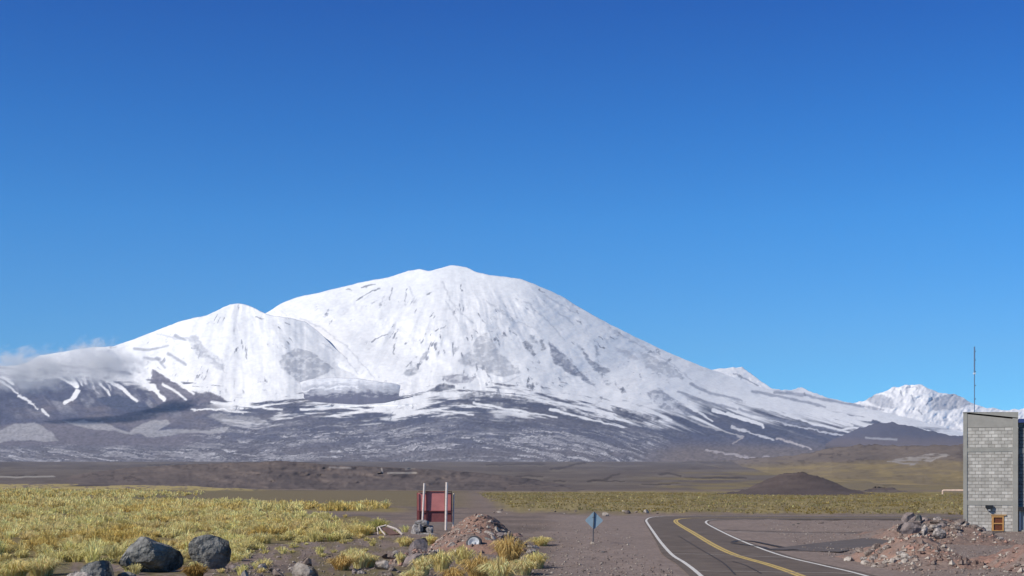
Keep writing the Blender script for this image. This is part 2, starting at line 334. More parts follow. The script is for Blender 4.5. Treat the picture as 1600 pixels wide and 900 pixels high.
def relief_left(px, py):
    r = np.clip(px - 430, 0, 140) * 1.3 + 10 * ss(0, 40, np.abs(px + .5 * (py - 474) - 385))
    ang = np.arctan2(px - 380, py - 400)
    rg = 1 - np.abs(fbm(ang * 7 + .35 * fbm(px / 25, py / 25, 8), py / 60, 148, 4, .5)) * 2.2
    return r - 6 * rg + 20 * fbm(ang * 6, py / 100, 143, 3, .45) + 15 * fbm(px / 45, py / 25, 145, 3, .45) + 3 * fbm(px / 10, py / 6, 147, 3)
def DA(px, py):                                     # distance of the main slope seen at that pixel
    fy = curve(footA, px); cs = sum(curve(crestA, px + o) for o in np.linspace(-60, 60, 15)) / 15
    T = np.clip((fy - py) / np.maximum(fy - cs, 2), 0, 1)
    return 8800 + 4400 * T ** .85 + relief_main(px, py) * ss(0, .12, T)
def YG(py):                                         # distance of the plain seen at that height in the photo
    u = np.clip((766 - py) / 45, 0, 1)
    return np.where(py >= 766, CH * F / np.maximum(py - HY, 15.99), np.exp(np.log(CH * F / 16) * (1 - u) + np.log(8900) * u))
crestA = [(-500, 585), (-200, 575), (0, 572), (30, 570), (45, 566), (60, 556), (100, 549), (140, 543), (175, 541), (245, 530), (330, 512), (380, 505), (413, 491), (440, 474), (465, 464), (500, 457), (540, 447), (580, 438), (610, 433), (635, 424), (655, 420.5), (672, 423.5), (690, 418.5),
          (705, 414.5), (720, 415.5), (732, 419), (745, 426), (775, 431), (815, 436), (850, 450), (880, 464), (910, 483), (950, 505), (1000, 530), (1050, 553), (1090, 570), (1125, 582), (1160, 596), (1205, 610), (1250, 618), (1300, 628), (1345, 636), (1400, 648), (1470, 666), (1560, 690), (1700, 705), (2000, 712)]
footA = [(-500, 722), (0, 726), (1000, 724), (1100, 720), (1300, 716), (2000, 716)]
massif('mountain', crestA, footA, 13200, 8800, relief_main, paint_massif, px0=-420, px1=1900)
crestB = [(100, 575), (140, 560), (175, 541.5), (210, 530), (245, 516), (280, 502), (325, 492), (345, 482), (360, 476), (372, 474), (385, 476), (400, 482), (415, 490.5), (430, 494), (455, 497), (478, 503), (500, 520), (520, 541), (545, 562), (575, 583), (610, 598), (650, 607)]
massif('mountain', crestB, [(100, 628), (300, 640), (650, 632)], lambda px, cy, yf: yf + smooth_curve([(100, 900), (250, 1500), (400, 1750), (500, 1350), (560, 800), (600, 480), (650, 200)], px, 25), lambda px, fy: DA(px, fy) - 15, relief_left, paint_massif, back=900, gshape=1.0)
# small far peaks on the right-hand skyline
massif('mountain', [(1080, 585), (1115, 577), (1138, 575), (1155, 573), (1163, 576), (1170, 581), (1186, 593), (1205, 606), (1222, 609), (1235, 608.5), (1250, 605), (1265, 610), (1295, 623), (1330, 628), (1360, 640)], [(1080, 620), (1360, 660)], 16500, 14500,
       lambda x, y: 60 * fbm(x / 30, y / 20, 201) + 30 * fbm(x / 9, y / 6, 203), paint_massif, back=1500)
massif('mountain', [(1290, 640), (1330, 630), (1345, 628), (1360, 621), (1380, 612.5), (1395, 606), (1410, 603), (1416, 601), (1425, 602.5), (1440, 600.5), (1446, 604), (1460, 612), (1472, 615), (1482, 614), (1492, 614.5), (1503, 621), (1515, 628), (1530, 633), (1540, 636), (1570, 641), (1600, 638), (1700, 630), (1800, 645), (1950, 660), (2100, 690)],
       [(1290, 690), (2100, 705)], 17500, 14000, lambda x, y: 120 * fbm(x / 40, y / 60, 211) - 70 * (1 - 2.2 * np.abs(fbm((x + .6 * (y - 600)) / 22, y / 26, 213, 4, .6))) + 40 * fbm(x / 8, y / 6, 215), paint_massif, back=2500)

# the flat-topped dome of old lava in front of the face
def paint_dome(px, py):
    c = np.broadcast_to(np.array([.74, .75, .79]), px.shape + (3,)).copy()
    e = py + 4 * fbm(px / 14, py / 6, 301) + 2 * fbm(px / 5, py / 3, 305)
    top = curve([(436, 612), (470, 606), (500, 612), (560, 608), (600, 606), (645, 614)], px)
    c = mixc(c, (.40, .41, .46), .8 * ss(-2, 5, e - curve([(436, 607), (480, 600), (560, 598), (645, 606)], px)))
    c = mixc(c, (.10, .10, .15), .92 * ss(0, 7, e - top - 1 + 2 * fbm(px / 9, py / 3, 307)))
    c = mixc(c, (.5, .51, .55), .5 * ss(.2, .5, fbm(px / 7, py / 2.2, 309)) * (1 - ss(618, 624, py)))
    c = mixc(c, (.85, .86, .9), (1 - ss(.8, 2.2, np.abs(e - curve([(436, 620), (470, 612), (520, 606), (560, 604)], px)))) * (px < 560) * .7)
    return c
massif('hill', [(438, 617), (447, 608), (462, 599), (485, 592.5), (520, 589.5), (555, 591), (590, 596), (615, 599), (632, 604), (645, 615)], [(438, 618), (460, 626), (560, 632), (600, 629), (645, 619)], lambda px, cy, yf: yf + 330, lambda px, fy: DA(px, fy) - 15,
       lambda x, y: 8 * fbm(x / 20, y / 8, 311), paint_dome, back=500, soft=10)
# blue-grey low cone at the right
def paint_cone(px, py):
    c = mixc(np.broadcast_to(np.array([.10, .10, .14]), px.shape + (3,)), (.155, .13, .14), ss(676, 696, py + 2 * fbm(px / 30, py / 5, 321)))
    c = mixc(c, (.45, .46, .5), (1 - ss(.8, 2, np.abs(py - curve([(1340, 683), (1400, 687)], px) + fbm(px / 10, py / 3, 323)))) * (px > 1352) * (px < 1402) * .6)
    return c
massif('hill', [(1290, 694), (1325, 675), (1349, 667), (1365, 663), (1392, 660), (1427, 667), (1467, 677), (1510, 682), (1600, 688), (1750, 700)], [(1290, 696), (1500, 705), (1750, 712)], lambda px, cy, yf: yf + 600, lambda px, fy: np.minimum(DA(px, fy), 9200) - 15,
       lambda x, y: 20 * fbm(x / 30, y / 12, 331), paint_cone, back=1500)

# ------------------------------------------------------------------ nearer brown hills
def brownhills(seed, tone, tone2, vspeck=.5, extra=None):
    def f(px, py):
        c = np.broadcast_to(np.array(tone), px.shape + (3,)).copy()
        c = mixc(c, tone2, ss(-.3, .6, fbm(px / 40, py / 5, seed)))
        c = mixc(c, (.065, .052, .05), vspeck * ss(.12, .5, fbm(px / 6.5, py / 2.6, seed + 3, 3)) * ss(-.5, .3, fbm(px / 50, py / 10, seed + 5)))
        if extra: c = extra(c, px, py)
        return c
    return f
def ex_left(c, px, py):
    for pts, w_, cl in (([(515, 730), (548, 731)], 1.2, (.30, .27, .25)), ([(606, 739), (650, 739)], 1.2, (.42, .38, .33)), ([(634, 733), (648, 731)], 1.2, (.36, .32, .28)), ([(596, 732), (598, 739)], 1.0, (.4, .36, .32))):
        d, t = segdist(px, py + .6 * fbm(px / 6, py, 5), pts); c = mixc(c, cl, .8 * (1 - ss(w_ * .5, w_ * 1.6, d)))
    return c
m_hill = mat('hill_gravel', attr=True, var=.16, scale=.03, rough=.95, spec=.1)
massif('hill', [(60, 758.5), (90, 752), (110, 744), (140, 738), (200, 731), (260, 727), (330, 724), (400, 722), (430, 720), (470, 722), (520, 727), (600, 730), (690, 734), (760, 740), (830, 748), (900, 760)], [(60, 759.5), (200, 759), (420, 765), (900, 768)], lambda px, cy, yf: yf * 1.9, lambda px, fy: YG(fy) * .99,
       lambda x, y: 50 * fbm(x / 50, y / 16, 401) + 10 * fbm(x / 14, y / 7, 403, 3), brownhills(411, (.125, .103, .096), (.155, .125, .112), .6, ex_left), back=900, matl=m_hill)
def ex_right(c, px, py):
    e = py + 1.5 * fbm(px / 12, py / 4, 421); q = px + 5 * fbm(px / 9, py / 5, 423)
    m = inpoly(q, e, [(1385, 722), (1400, 716), (1440, 712), (1455, 708), (1478, 709), (1482, 712), (1465, 716), (1450, 724), (1420, 727)])
    m = m * ss(-.5, .25, fbm(px / 12, py / 2.2, 429))
    c = mixc(c, (.33, .305, .285), m * .7)
    olive = ss(716, 726, e + .02 * (px - 1400) + 3 * fbm(px / 60, py / 6, 425))
    c = mixc(c, (.25, .195, .10), olive * (1 - m) * (.55 + .35 * ss(-.2, .4, fbm(px / 30, py / 3, 427))))
    return c
massif('hill', [(1090, 722), (1150, 717), (1200, 714), (1250, 710), (1290, 702), (1320, 697), (1345, 694.5), (1380, 696), (1420, 697), (1460, 696), (1510, 694), (1600, 690), (1750, 688), (1950, 700), (2200, 735)], [(1090, 723), (1130, 731), (1200, 744), (1300, 752), (1500, 760), (2200, 765)], lambda px, cy, yf: yf * 2.6, lambda px, fy: YG(fy) * .99,
       lambda x, y: 60 * fbm(x / 60, y / 18, 431) + 8 * fbm(x / 14, y / 7, 433, 3), brownhills(441, (.135, .112, .10), (.16, .13, .112), .7, ex_right), back=1500, matl=m_hill)
# dark cinder mound standing on the plain
massif('hill', [(1120, 771), (1150, 768), (1165, 765), (1180, 757), (1200, 748), (1222, 739.5), (1240, 737.5), (1256, 738), (1275, 743), (1300, 753), (1325, 762), (1345, 768), (1365, 771.5)], [(1120, 772), (1180, 773.5), (1300, 774), (1365, 772.5)], 385, lambda px, fy: YG(fy) * .995,
       lambda x, y: 1.0 * fbm(x / 22, y / 10, 451) + .35 * fbm(x / 6, y / 4, 453), brownhills(461, (.105, .082, .075), (.125, .098, .088), .35), back=30, matl=m_hill, gshape=.8)
massif('hill', [(1335, 771), (1350, 766), (1372, 761), (1390, 762), (1410, 767), (1440, 770), (1470, 772)], [(1335, 772), (1470, 773.5)], 440, lambda px, fy: YG(fy) * .995, lambda x, y: 2 * fbm(x / 12, y / 4, 455), brownhills(467, (.11, .085, .078), (.15, .12, .10), .7), back=40, matl=m_hill)
massif('hill', [(790, 766), (800, 757), (830, 756), (860, 759), (890, 762), (920, 766), (928, 767.5)], [(790, 767.5), (928, 768.5)], lambda px, cy, yf: yf + 110, lambda px, fy: YG(fy) * .995, lambda x, y: 4 * fbm(x / 12, y / 3, 475), brownhills(477, (.13, .105, .095), (.16, .13, .11), .8), back=60, matl=m_hill)

# ------------------------------------------------------------------ the plain: one sheet out to the mountains
def bumps(X, Y): return .07 * fbm(X / 2.2, Y / 2.2, 601, 4) + .05 * fbm(X / 9, Y / 9, 605, 2)
def ground_z(X, Y):
    X = np.asarray(X, float); Y = np.asarray(Y, float)
    road_d = np.abs(road_dist(X, Y))
    return bumps(X, Y) * ss(3.9, 6.5, road_d) - .06 * ss(3.9, 6.5, road_d) * 0
def catmull(P, n=14):
    P = [np.array(p, float) for p in P]; P = [2 * P[0] - P[1]] + P + [2 * P[-1] - P[-2]]; out = []
    for i in range(1, len(P) - 2):
        for k in range(n):
            t = k / n; a, b, c_, d = P[i - 1:i + 3]
            out.append(.5 * ((2 * b) + (-a + c_) * t + (2 * a - 5 * b + 4 * c_ - d) * t * t + (-a + 3 * b - 3 * c_ + d) * t ** 3))
    out.append(P[-2]); return np.array(out)
LEFTL = [(4.6, 18), (5.9, 36)] + [world(*p) for p in [(1095, 900), (1070, 880), (1050, 867), (1032, 847), (1020, 830), (1011.5, 817.5), (1010, 812.8), (1016, 809), (1032, 807.2), (1062, 806.6), (1180, 806.6), (1400, 806.9), (1800, 806.9), (2600, 806.5)]]
MIDL = [(9.2, 18), (10.0, 36)] + [world(*p) for p in [(1250, 900), (1200, 882.5), (1150, 868), (1115, 852), (1085, 834), (1062, 820.5), (1056, 815.5), (1058, 812.2), (1070, 810.3), (1100, 809.4), (1210, 809), (1420, 809.2), (1820, 809.2), (2620, 808.6)]]
RIGHTL = [(11.9, 18), (12.6, 36)] + [world(*p) for p in [(1352, 900), (1290, 885), (1225, 869.5), (1180, 854), (1142, 838), (1112, 823), (1104, 818), (1103.5, 815), (1110, 813), (1135, 812.2), (1240, 811.8), (1440, 812), (1840, 812), (2640, 811)]]
LC, CL, RC = (catmull(p, 10) for p in (LEFTL, MIDL, RIGHTL))
def strip(name, A, B, z, m, n=9):
    cols = [A * (1 - t) + B * t for t in np.linspace(0, 1, n)]
    V = np.stack([np.concatenate([c_, np.full((len(c_), 1), z)], 1) for c_ in cols], 1)
    return link(name, fastmesh(name, V.reshape(-1, 3), gridfaces(len(A), n)[:, ::-1]), m)
def road_dist(X, Y):
    d, _ = segdist(X, Y, [tuple(p) for p in CL[::3]] + [tuple(CL[-1])]); return d
def ribbon(name, C_, o0, o1, z, m, thick=None):
    T = np.gradient(C_, axis=0); T /= np.linalg.norm(T, axis=1)[:, None]; N = np.stack([T[:, 1], -T[:, 0]], 1)
    cols = np.linspace(o0, o1, 2 if abs(o1 - o0) < 1 else 9)
    V = np.stack([np.concatenate([C_ + N * o, np.full((len(C_), 1), z)], 1) for o in cols], 1)
    me = fastmesh(name, V.reshape(-1, 3), gridfaces(len(C_), len(cols))[:, ::-1]); return link(name, me, m)

def build_ground():
    px = np.concatenate([np.linspace(-1500, -160, 60)[:-1], np.arange(-160, 1760, 1.6), np.linspace(1760, 3200, 60)[1:]])
    py = np.concatenate([np.linspace(1300, 1000, 12)[:-1], np.arange(1000, 900, -3), np.arange(900, 766, -1.0), np.arange(766, 720.9, -.7)])
    PX, PY = np.meshgrid(px, py)
    u = np.clip((766 - PY) / 45, 0, 1)
    Y = np.where(PY >= 766, CH * F / np.maximum(PY - HY, 15.99), np.exp(np.log(CH * F / 16) * (1 - u) + np.log(8900) * u))
    far = PY < 766
    rel = .07 * fbm(PX / 70, PY / 7, 501, 2) + .012 * fbm(PX / 18, PY / 4, 505, 2)
    Y = np.where(far, Y * (1 + rel * ss(0, .15, u) * (1 - ss(.9, 1, u))), Y)
    X = (PX - CX) / F * Y
    Z = np.where(far, CH + (HY - PY) / F * Y, 0)
    near = (Y < 300)
    Z = Z + np.where(near, bumps(X, Y) * ss(4.0, 6.5, np.abs(road_dist(X, Y))) * (1 - ss(200, 300, Y)) - .012, 0)
    # colours
    n1 = fbm(X / 3, Y / 3, 511); 
    c = np.broadcast_to(np.array([.21, .163, .138]), PX.shape + (3,)).copy()
    c = mixc(c, (.15, .12, .105), ss(-.2, .6, fbm(X / 7, Y / 7, 515)))
    c = mixc(c, (.24, .20, .18), .5 * ss(.2, .7, n1))
    # compacted lot left of the road
    lot = ss(835, 900, PX + 20 * fbm(PX / 30, PY / 10, 521)) * ss(803, 808, PY)
    c = mixc(c, (.24, .192, .17), lot * .85)
    wx = PX + 14 * fbm(PX / 24, PY / 8, 531); wy = PY + 2.5 * fbm(PX / 24, PY / 6, 533)
    # tussock plain left
    fieldm = inpoly(wx, wy, FIELD).astype(float)
    c = mixc(c, (.20, .16, .072), fieldm * .9)
    c = mixc(c, (.16, .13, .065), .7 * inpoly(wx, wy, [(330, 845), (480, 840), (640, 838), (690, 850), (640, 900), (520, 905), (420, 862), (360, 875)]) * ss(-.4, .3, fbm(PX / 14, PY / 5, 541)))
    c = mixc(c, (.155, .13, .068), .9 * inpoly(wx, wy, [(-100, 872), (120, 868), (180, 890), (560, 893), (640, 885), (640, 1000), (-100, 1000)]) * ss(-.5, .2, fbm(PX / 20, PY / 7, 543)))
    mid = ss(763.5, 765, wy) * (1 - ss(783, 786, PY - .008 * (PX - 300) - .012 * np.maximum(PX - 300, 0))) * (1 - ss(690, 760, PX))
    c = mixc(c, (.185, .15, .09), mid * .95)
    c = mixc(c, (.16, .15, .075), .6 * mid * ss(-.3, .5, fbm(PX / 60, PY / 1.5, 545)) * (1 - ss(200, 500, PX)))
    b2 = ss(781, 784, PY - .02 * (PX - 100)) * (1 - ss(792, 796, PY - .01 * PX)) * (1 - ss(600, 660, PX))
    c = mixc(c, (.26, .21, .075), b2 * .8)
    dk = 1 - ss(.6, 1.6, np.abs(PY - 791.5 - .006 * PX + 1.2 * fbm(PX / 40, PY * 0, 546)))
    c = mixc(c, (.12, .095, .045), .7 * dk * (1 - ss(380, 520, PX)))
    # far straw-coloured edge on the left
    st = ss(755, 757, PY - .0 * PX) * (1 - ss(764, 766, PY - .004 * PX + 1.0 * fbm(PX / 30, PY, 547))) * (1 - ss(360, 460, PX))
    c = mixc(c, (.42, .34, .14), st * ss(.0, .45, .5 + fbm(PX / 8, PY / 1.2, 549)) * .85)
    # belt beyond
    belt = 1 - ss(764, 768, PY)
    bc = mixc(np.broadcast_to(np.array([.135, .112, .10]), PX.shape + (3,)), (.165, .138, .118), ss(-.3, .5, fbm(PX / 90, PY / 3.5, 551)))
    bc = mixc(bc, (.09, .072, .064), .45 * ss(.2, .65, fbm(PX / 34, PY / 3.0, 553, 5, .6)))
    bc = mixc(bc, (.22, .19, .165), .4 * ss(.35, .7, fbm(PX / 40, PY / 2.6, 554)))
    for pts, w_ in (([(862, 734), (880, 731), (896, 727), (912, 722.5)], 1.5), ([(918, 752), (945, 750), (958, 742), (966, 741)], 1.6), ([(930, 752), (975, 752)], 1.0), ([(1028, 741), (1048, 740), (1064, 744)], 1.5), ([(800, 746), (822, 743.5), (848, 746)], 1.2),
                    ([(864, 752), (884, 751)], 1.2), ([(695, 740), (705, 738), (712, 740)], 1.4), ([(760, 727), (800, 725), (850, 726)], 1.0), ([(560, 731), (590, 735), (640, 736)], 1.2), ([(730, 752), (800, 753)], 1.0), ([(1070, 748), (1120, 746), (1165, 747)], 1.2), ([(1000, 757), (1060, 755)], 1.2),
                    ([(1320, 752), (1345, 750)], 1.2), ([(1380, 758), (1420, 756)], 1.1), ([(0, 744), (60, 743)], 1.0), ([(700, 756), (760, 757), (790, 759)], 1.2), ([(1440, 750), (1480, 749)], 1.0), ([(230, 727), (330, 725)], .8)):
        d, t = segdist(PX + 5 * fbm(PX / 12, PY / 4, 552), PY + 1.6 * fbm(PX / 9, PY / 5, 556), pts); bc = mixc(bc, (.07, .055, .05), .75 * (1 - ss(w_ * .5, w_ * 1.6, d)))
        bc = mixc(bc, (.23, .195, .15), .35 * (1 - ss(.5, 1.4, np.abs(d - w_ - 1.2))) * (PY > pts[0][1] - .5))
    ol = ss(950, 1100, PX) * ss(733, 741, PY) * ss(-.2, .5, fbm(PX / 70, PY / 2.6, 555))
    ol = np.maximum(ol, ss(1190, 1300, PX) * ss(728, 742, PY) * (.6 + .4 * ss(-.2, .5, fbm(PX / 60, PY / 3, 557))))
    bc = mixc(bc, (.24, .19, .09), ol * .75)
    lf = ss(744, 738, PY) * 0
    c = c * (1 - (belt * (1 - st))[..., None]) + bc * (belt * (1 - st))[..., None]
    bright = (1 - ss(.7, 1.8, np.abs(PY - 745 - 1.2 * fbm(PX / 30, 0 * PX, 559)))) * inpoly(PX, PY, [(-100, 735), (70, 735), (95, 750), (-100, 750)])
    c = mixc(c, (.40, .37, .33), bright * .7)
    # right-hand grass belt
    gb = ss(766.5, 769, wy * .3 + PY * .7) * (1 - ss(798, 806, PY + 2.5 * fbm(PX / 16, PY / 5, 561) + 2 * (PX < 900))) * ss(738, 775, PX + 8 * fbm(PX / 8, PY / 3, 563) - 1.2 * (PY - 770))
    g = mixc(np.broadcast_to(np.array([.24, .195, .09]), PX.shape + (3,)), (.29, .235, .105), ss(-.4, .5, fbm(PX / 5, PY / 9, 565)))
    g = mixc(g, (.15, .12, .065), .6 * ss(.0, .6, fbm(PX / 34, PY / 3.5, 567)))
    c = c * (1 - .9 * gb[..., None]) + g * .9 * gb[..., None]
    # tracks on the right of the road: wheel-worn edges
    for pts, w_, cl_, a_ in (([(1130, 828), (1200, 830.5), (1350, 832)], 1.0, (.095, .08, .075), .8), ([(1130, 829.5), (1200, 832), (1350, 833.5)], .8, (.27, .23, .21), .6),
                             ([(1245, 853), (1300, 847), (1350, 841), (1400, 836)], .8, (.27, .23, .21), .6)):
        d, t = segdist(PX, PY + .5 * fbm(PX / 12, PY, 5), pts); c = mixc(c, cl_, a_ * (1 - ss(w_ * .6, w_ * 1.6, d)))
    c = c * (1 + .10 * fbm(X / .7, Y / .9, 571, 3) * (Y < 250))[..., None]
    V = np.stack([X, Y, Z], -1).reshape(-1, 3)
    me = fastmesh('ground', V, gridfaces(*PX.shape)[:, ::-1] if False else gridfaces(*PX.shape), col=np.clip(c, .02, .8).reshape(-1, 3), smooth=True)
    m = mat('ground_earth', attr=True, var=.28, scale=3.2, rough=.95, spec=.1, bump=.05, bscale=5.0)
    tag(link('ground', me, m), kind='structure')
FIELD = [(-500, 796), (0, 793), (250, 794), (400, 797), (470, 805), (520, 809), (560, 806), (590, 815), (585, 836), (520, 846), (430, 848), (385, 858), (368, 878), (290, 884), (235, 876), (180, 882), (115, 880), (60, 904), (-40, 960), (-500, 960)]
build_ground()

m_asph = mat('asphalt', (.132, .104, .084), var=.30, scale=.6, rough=.92, bump=.01, bscale=20)
m_white = mat('road_paint_white', (.62, .60, .57), var=.3, scale=4, rough=.8)
m_yel = mat('road_paint_yellow', (.52, .38, .13), var=.35, scale=4, rough=.8)
m_seal = mat('crack_sealant', (.34, .30, .27), var=.2, scale=3, rough=.8)
m_dseal = mat('bitumen_patch', (.05, .042, .04), var=.2, scale=3, rough=.7)
Ld = LC - CL; Rd = RC - CL
ext = lambda D_: D_ + D_ / np.linalg.norm(D_, axis=1)[:, None] * .42
tag(strip('road', CL + ext(Ld), CL + ext(Rd), .012, m_asph), kind='structure')
tag(ribbon('road_marking', LC, -.085, .085, .018, m_white), kind='structure')
tag(ribbon('road_marking', RC[:125], -.08, .08, .018, m_white), kind='structure')
tag(ribbon('road_marking', CL, -.19, -.025, .018, m_yel), kind='structure')
tag(ribbon('road_marking', CL, .025, .19, .018, m_yel), kind='structure')
def pxline(pts, n=12):
    return catmull([world(*p) for p in pts], n)
def crackline(pts, w_, z, m):
    C_ = pxline(pts); C_[:, 1] += .25 * fbm(C_[:, 0] / .8, C_[:, 0] * 0, 7, 3); tag(ribbon('road_marking', C_, -w_, w_, z, m), kind='structure')
crackline([(1052, 866), (1100, 867), (1160, 869), (1228, 872)], .11, .024, m_seal)
for pts_ in ([(1018, 826), (1040, 827), (1075, 826.5)], [(1035, 848), (1080, 849), (1105, 848)], [(1145, 878), (1165, 884), (1190, 897)], [(1060, 838), (1080, 850), (1100, 862), (1130, 880), (1150, 899)]):
    crackline(pts_, .035, .0245, m_dseal)
crackline([(1092, 893), (1150, 894), (1240, 895), (1330, 897)], .10, .024, m_seal)
side = catmull([(14.2, 69.5), (16.5, 73.5), (20.5, 80), (26, 88), (34, 100), (44, 118)], 10)
tag(ribbon('side_road', side, -2.0, 2.0, .008, mat('worn_asphalt', (.118, .10, .094), var=.22, scale=.8, rough=.95)), kind='structure')
crackline([(1145, 848), (1152, 845), (1175, 846), (1200, 851), (1222, 855.5)], .14, .028, m_dseal)
crackline([(1145, 849.5), (1165, 852), (1190, 855), (1205, 859), (1248, 859)], .14, .0285, m_dseal)

# ------------------------------------------------------------------ rocks
def rock_mesh(seed, dims=(1, 1, 1), planes=14, rough=.05, poly=None, sub=3):
    r = np.random.default_rng(seed)
    bm = bmesh.new(); bmesh.ops.create_icosphere(bm, subdivisions=sub, radius=1.0)
    P = np.array([v.co[:] for v in bm.verts])
    P = P / np.abs(P).max(1)[:, None] * .5 + P * .5 * 1.0
    for _ in range(planes):
        n = r.normal(size=3); n /= np.linalg.norm(n); d = r.uniform(.62, .92)
        k = P @ n; m = k > d; P[m] -= np.outer(k[m] - d, n) * .96
    if poly is not None:                                # blocky solid whose outline from the front is the given one
        U = np.array([v.co[:] for v in bm.verts]); poly = np.array(poly, float); cen = (poly.min(0) + poly.max(0)) / 2
        th = np.arctan2(U[:, 2], U[:, 0]); rho = np.hypot(U[:, 0], U[:, 2]); d = np.stack([np.cos(th), np.sin(th)], 1); rad = np.full(len(U), 9.0)
        for i in range(len(poly)):
            a = poly[i] - cen; e = poly[(i + 1) % len(poly)] - poly[i]; den = d[:, 0] * e[1] - d[:, 1] * e[0]; den = np.where(np.abs(den) < 1e-9, 1e-9, den)
            t = (a[0] * e[1] - a[1] * e[0]) / den; k = (a[0] * d[:, 1] - a[1] * d[:, 0]) / den
            rad = np.where((t > 0) & (k >= -1e-6) & (k <= 1 + 1e-6), np.minimum(rad, t), rad)
        rad = np.where(rad > 8, 1, rad) * np.clip(rho, 1e-6, 1) ** .62
        P = np.stack([cen[0] + d[:, 0] * rad, np.sign(U[:, 1]) * np.abs(U[:, 1]) ** .75, cen[1] + d[:, 1] * rad], 1)
        c3 = np.array([cen[0], 0, cen[1]])
        for _ in range(planes):                         # broken faces
            n = r.normal(size=3); n[1] = -abs(n[1]) * 1.3 - .25 if r.uniform() < .7 else abs(n[1]); n /= np.linalg.norm(n)
            k = (P - c3) @ n; dd = k.max() * r.uniform(.42, .80); m = k > dd; P[m, 1] -= (k[m] - dd) / n[1] * (np.abs(n[1]) > .3); P[:, 1] = np.clip(P[:, 1], -1.2, 1.2)
    q = fbm(P[:, 0] * 2.2 + seed, P[:, 1] * 2.2 + P[:, 2] * 1.9, seed, 4)
    q = q + .35 * fbm(P[:, 0] * 7 + seed, P[:, 1] * 7 + P[:, 2] * 6, seed + 5, 3)
    cc = P.mean(0); nrm = (P - cc) / (np.linalg.norm(P - cc, axis=1)[:, None] + 1e-6)
    P = P + nrm * q[:, None] * rough
    P = P * np.array(dims)
    for v, p in zip(bm.verts, P): v.co = p
    me = bpy.data.meshes.new('rock'); bm.to_mesh(me); bm.free()
    me.polygons.foreach_set('use_smooth', np.zeros(len(me.polygons), bool)); return me
def rockmat(name, c1, c2, sc=3.0, bump=.05):
    m = bpy.data.materials.new(name); m.use_nodes = True; N = m.node_tree.nodes; L = m.node_tree.links
    b = N['Principled BSDF']; b.inputs['Roughness'].default_value = .9; b.inputs['Specular IOR Level'].default_value = .25
    tc = N.new('ShaderNodeTexCoord'); n = N.new('ShaderNodeTexNoise'); n.inputs['Scale'].default_value = sc; n.inputs['Detail'].default_value = 8; n.inputs['Roughness'].default_value = .7
    L.new(tc.outputs['Object'], n.inputs['Vector']); r = N.new('ShaderNodeValToRGB')
    r.color_ramp.elements[0].position = .40; r.color_ramp.elements[0].color = (*c1, 1); r.color_ramp.elements[1].position = .62; r.color_ramp.elements[1].color = (*c2, 1)
    L.new(n.outputs[0], r.inputs[0]); L.new(r.outputs[0], b.inputs['Base Color'])
    n2 = N.new('ShaderNodeTexNoise'); n2.inputs['Scale'].default_value = sc * 1.6; n2.inputs['Detail'].default_value = 6; L.new(tc.outputs['Object'], n2.inputs['Vector'])
    bp = N.new('ShaderNodeBump'); bp.inputs['Strength'].default_value = 1; bp.inputs['Distance'].default_value = bump; L.new(n2.outputs[0], bp.inputs['Height']); L.new(bp.outputs[0], b.inputs['Normal'])
    return m
m_basalt = rockmat('dark_basalt', (.10, .10, .097), (.26, .257, .245), 2.2, .25)
m_pale = rockmat('pale_rock', (.27, .23, .20), (.50, .45, .40), 3.5, .05)
m_mott = rockmat('mottled_rock', (.10, .085, .08), (.55, .49, .45), 4.5, .08)
m_brown = rockmat('brown_rock', (.13, .10, .088), (.29, .24, .21), 4, .06)
m_mauve = rockmat('mauve_slab', (.17, .138, .13), (.30, .25, .24), 3, .06)
m_red = rockmat('reddish_rock', (.18, .11, .09), (.33, .22, .18), 4, .06)

def gz(x, y): return float(ground_z(np.array([x]), np.array([y]))[0]) - .012
MOUNDS = []                                             # (x, y, height function) so stones can rest on them
def surf(x, y):
    z = gz(x, y)
    for f in MOUNDS:
        z = max(z, f(x, y))
    return z

def big_rock(label, poly_px, base_py, m, seed, depth=.8, name='boulder', cat='boulder', group=None, rough=.05, sink=.12, z0=0.0, sub=4, Yfix=None):
    # an irregular block whose height and width are those of the real boulder at its own distance
    x0 = sum(p[0] for p in poly_px) / len(poly_px); X, Y = world(x0, base_py, z0)
    if Yfix: Y = Yfix; X = (x0 - CX) / F * Y
    s = Y / F; bot = max(p[1] for p in poly_px)
    poly = [((p[0] - x0) * s, (bot - p[1]) * s) for p in poly_px]
    wd = max(p[0] for p in poly) - min(p[0] for p in poly)
    me = rock_mesh(seed, (wd / 2, wd / 2 * depth, wd / 2), planes=16, rough=rough * .5, poly=[(a / (wd / 2), b / (wd / 2)) for a, b in poly], sub=sub)
    o = link(name, me, m, loc=(X, Y, CH - (bot - HY) * s if Yfix else surf(X, Y) - sink * .5)); return tag(o, label, cat, group)

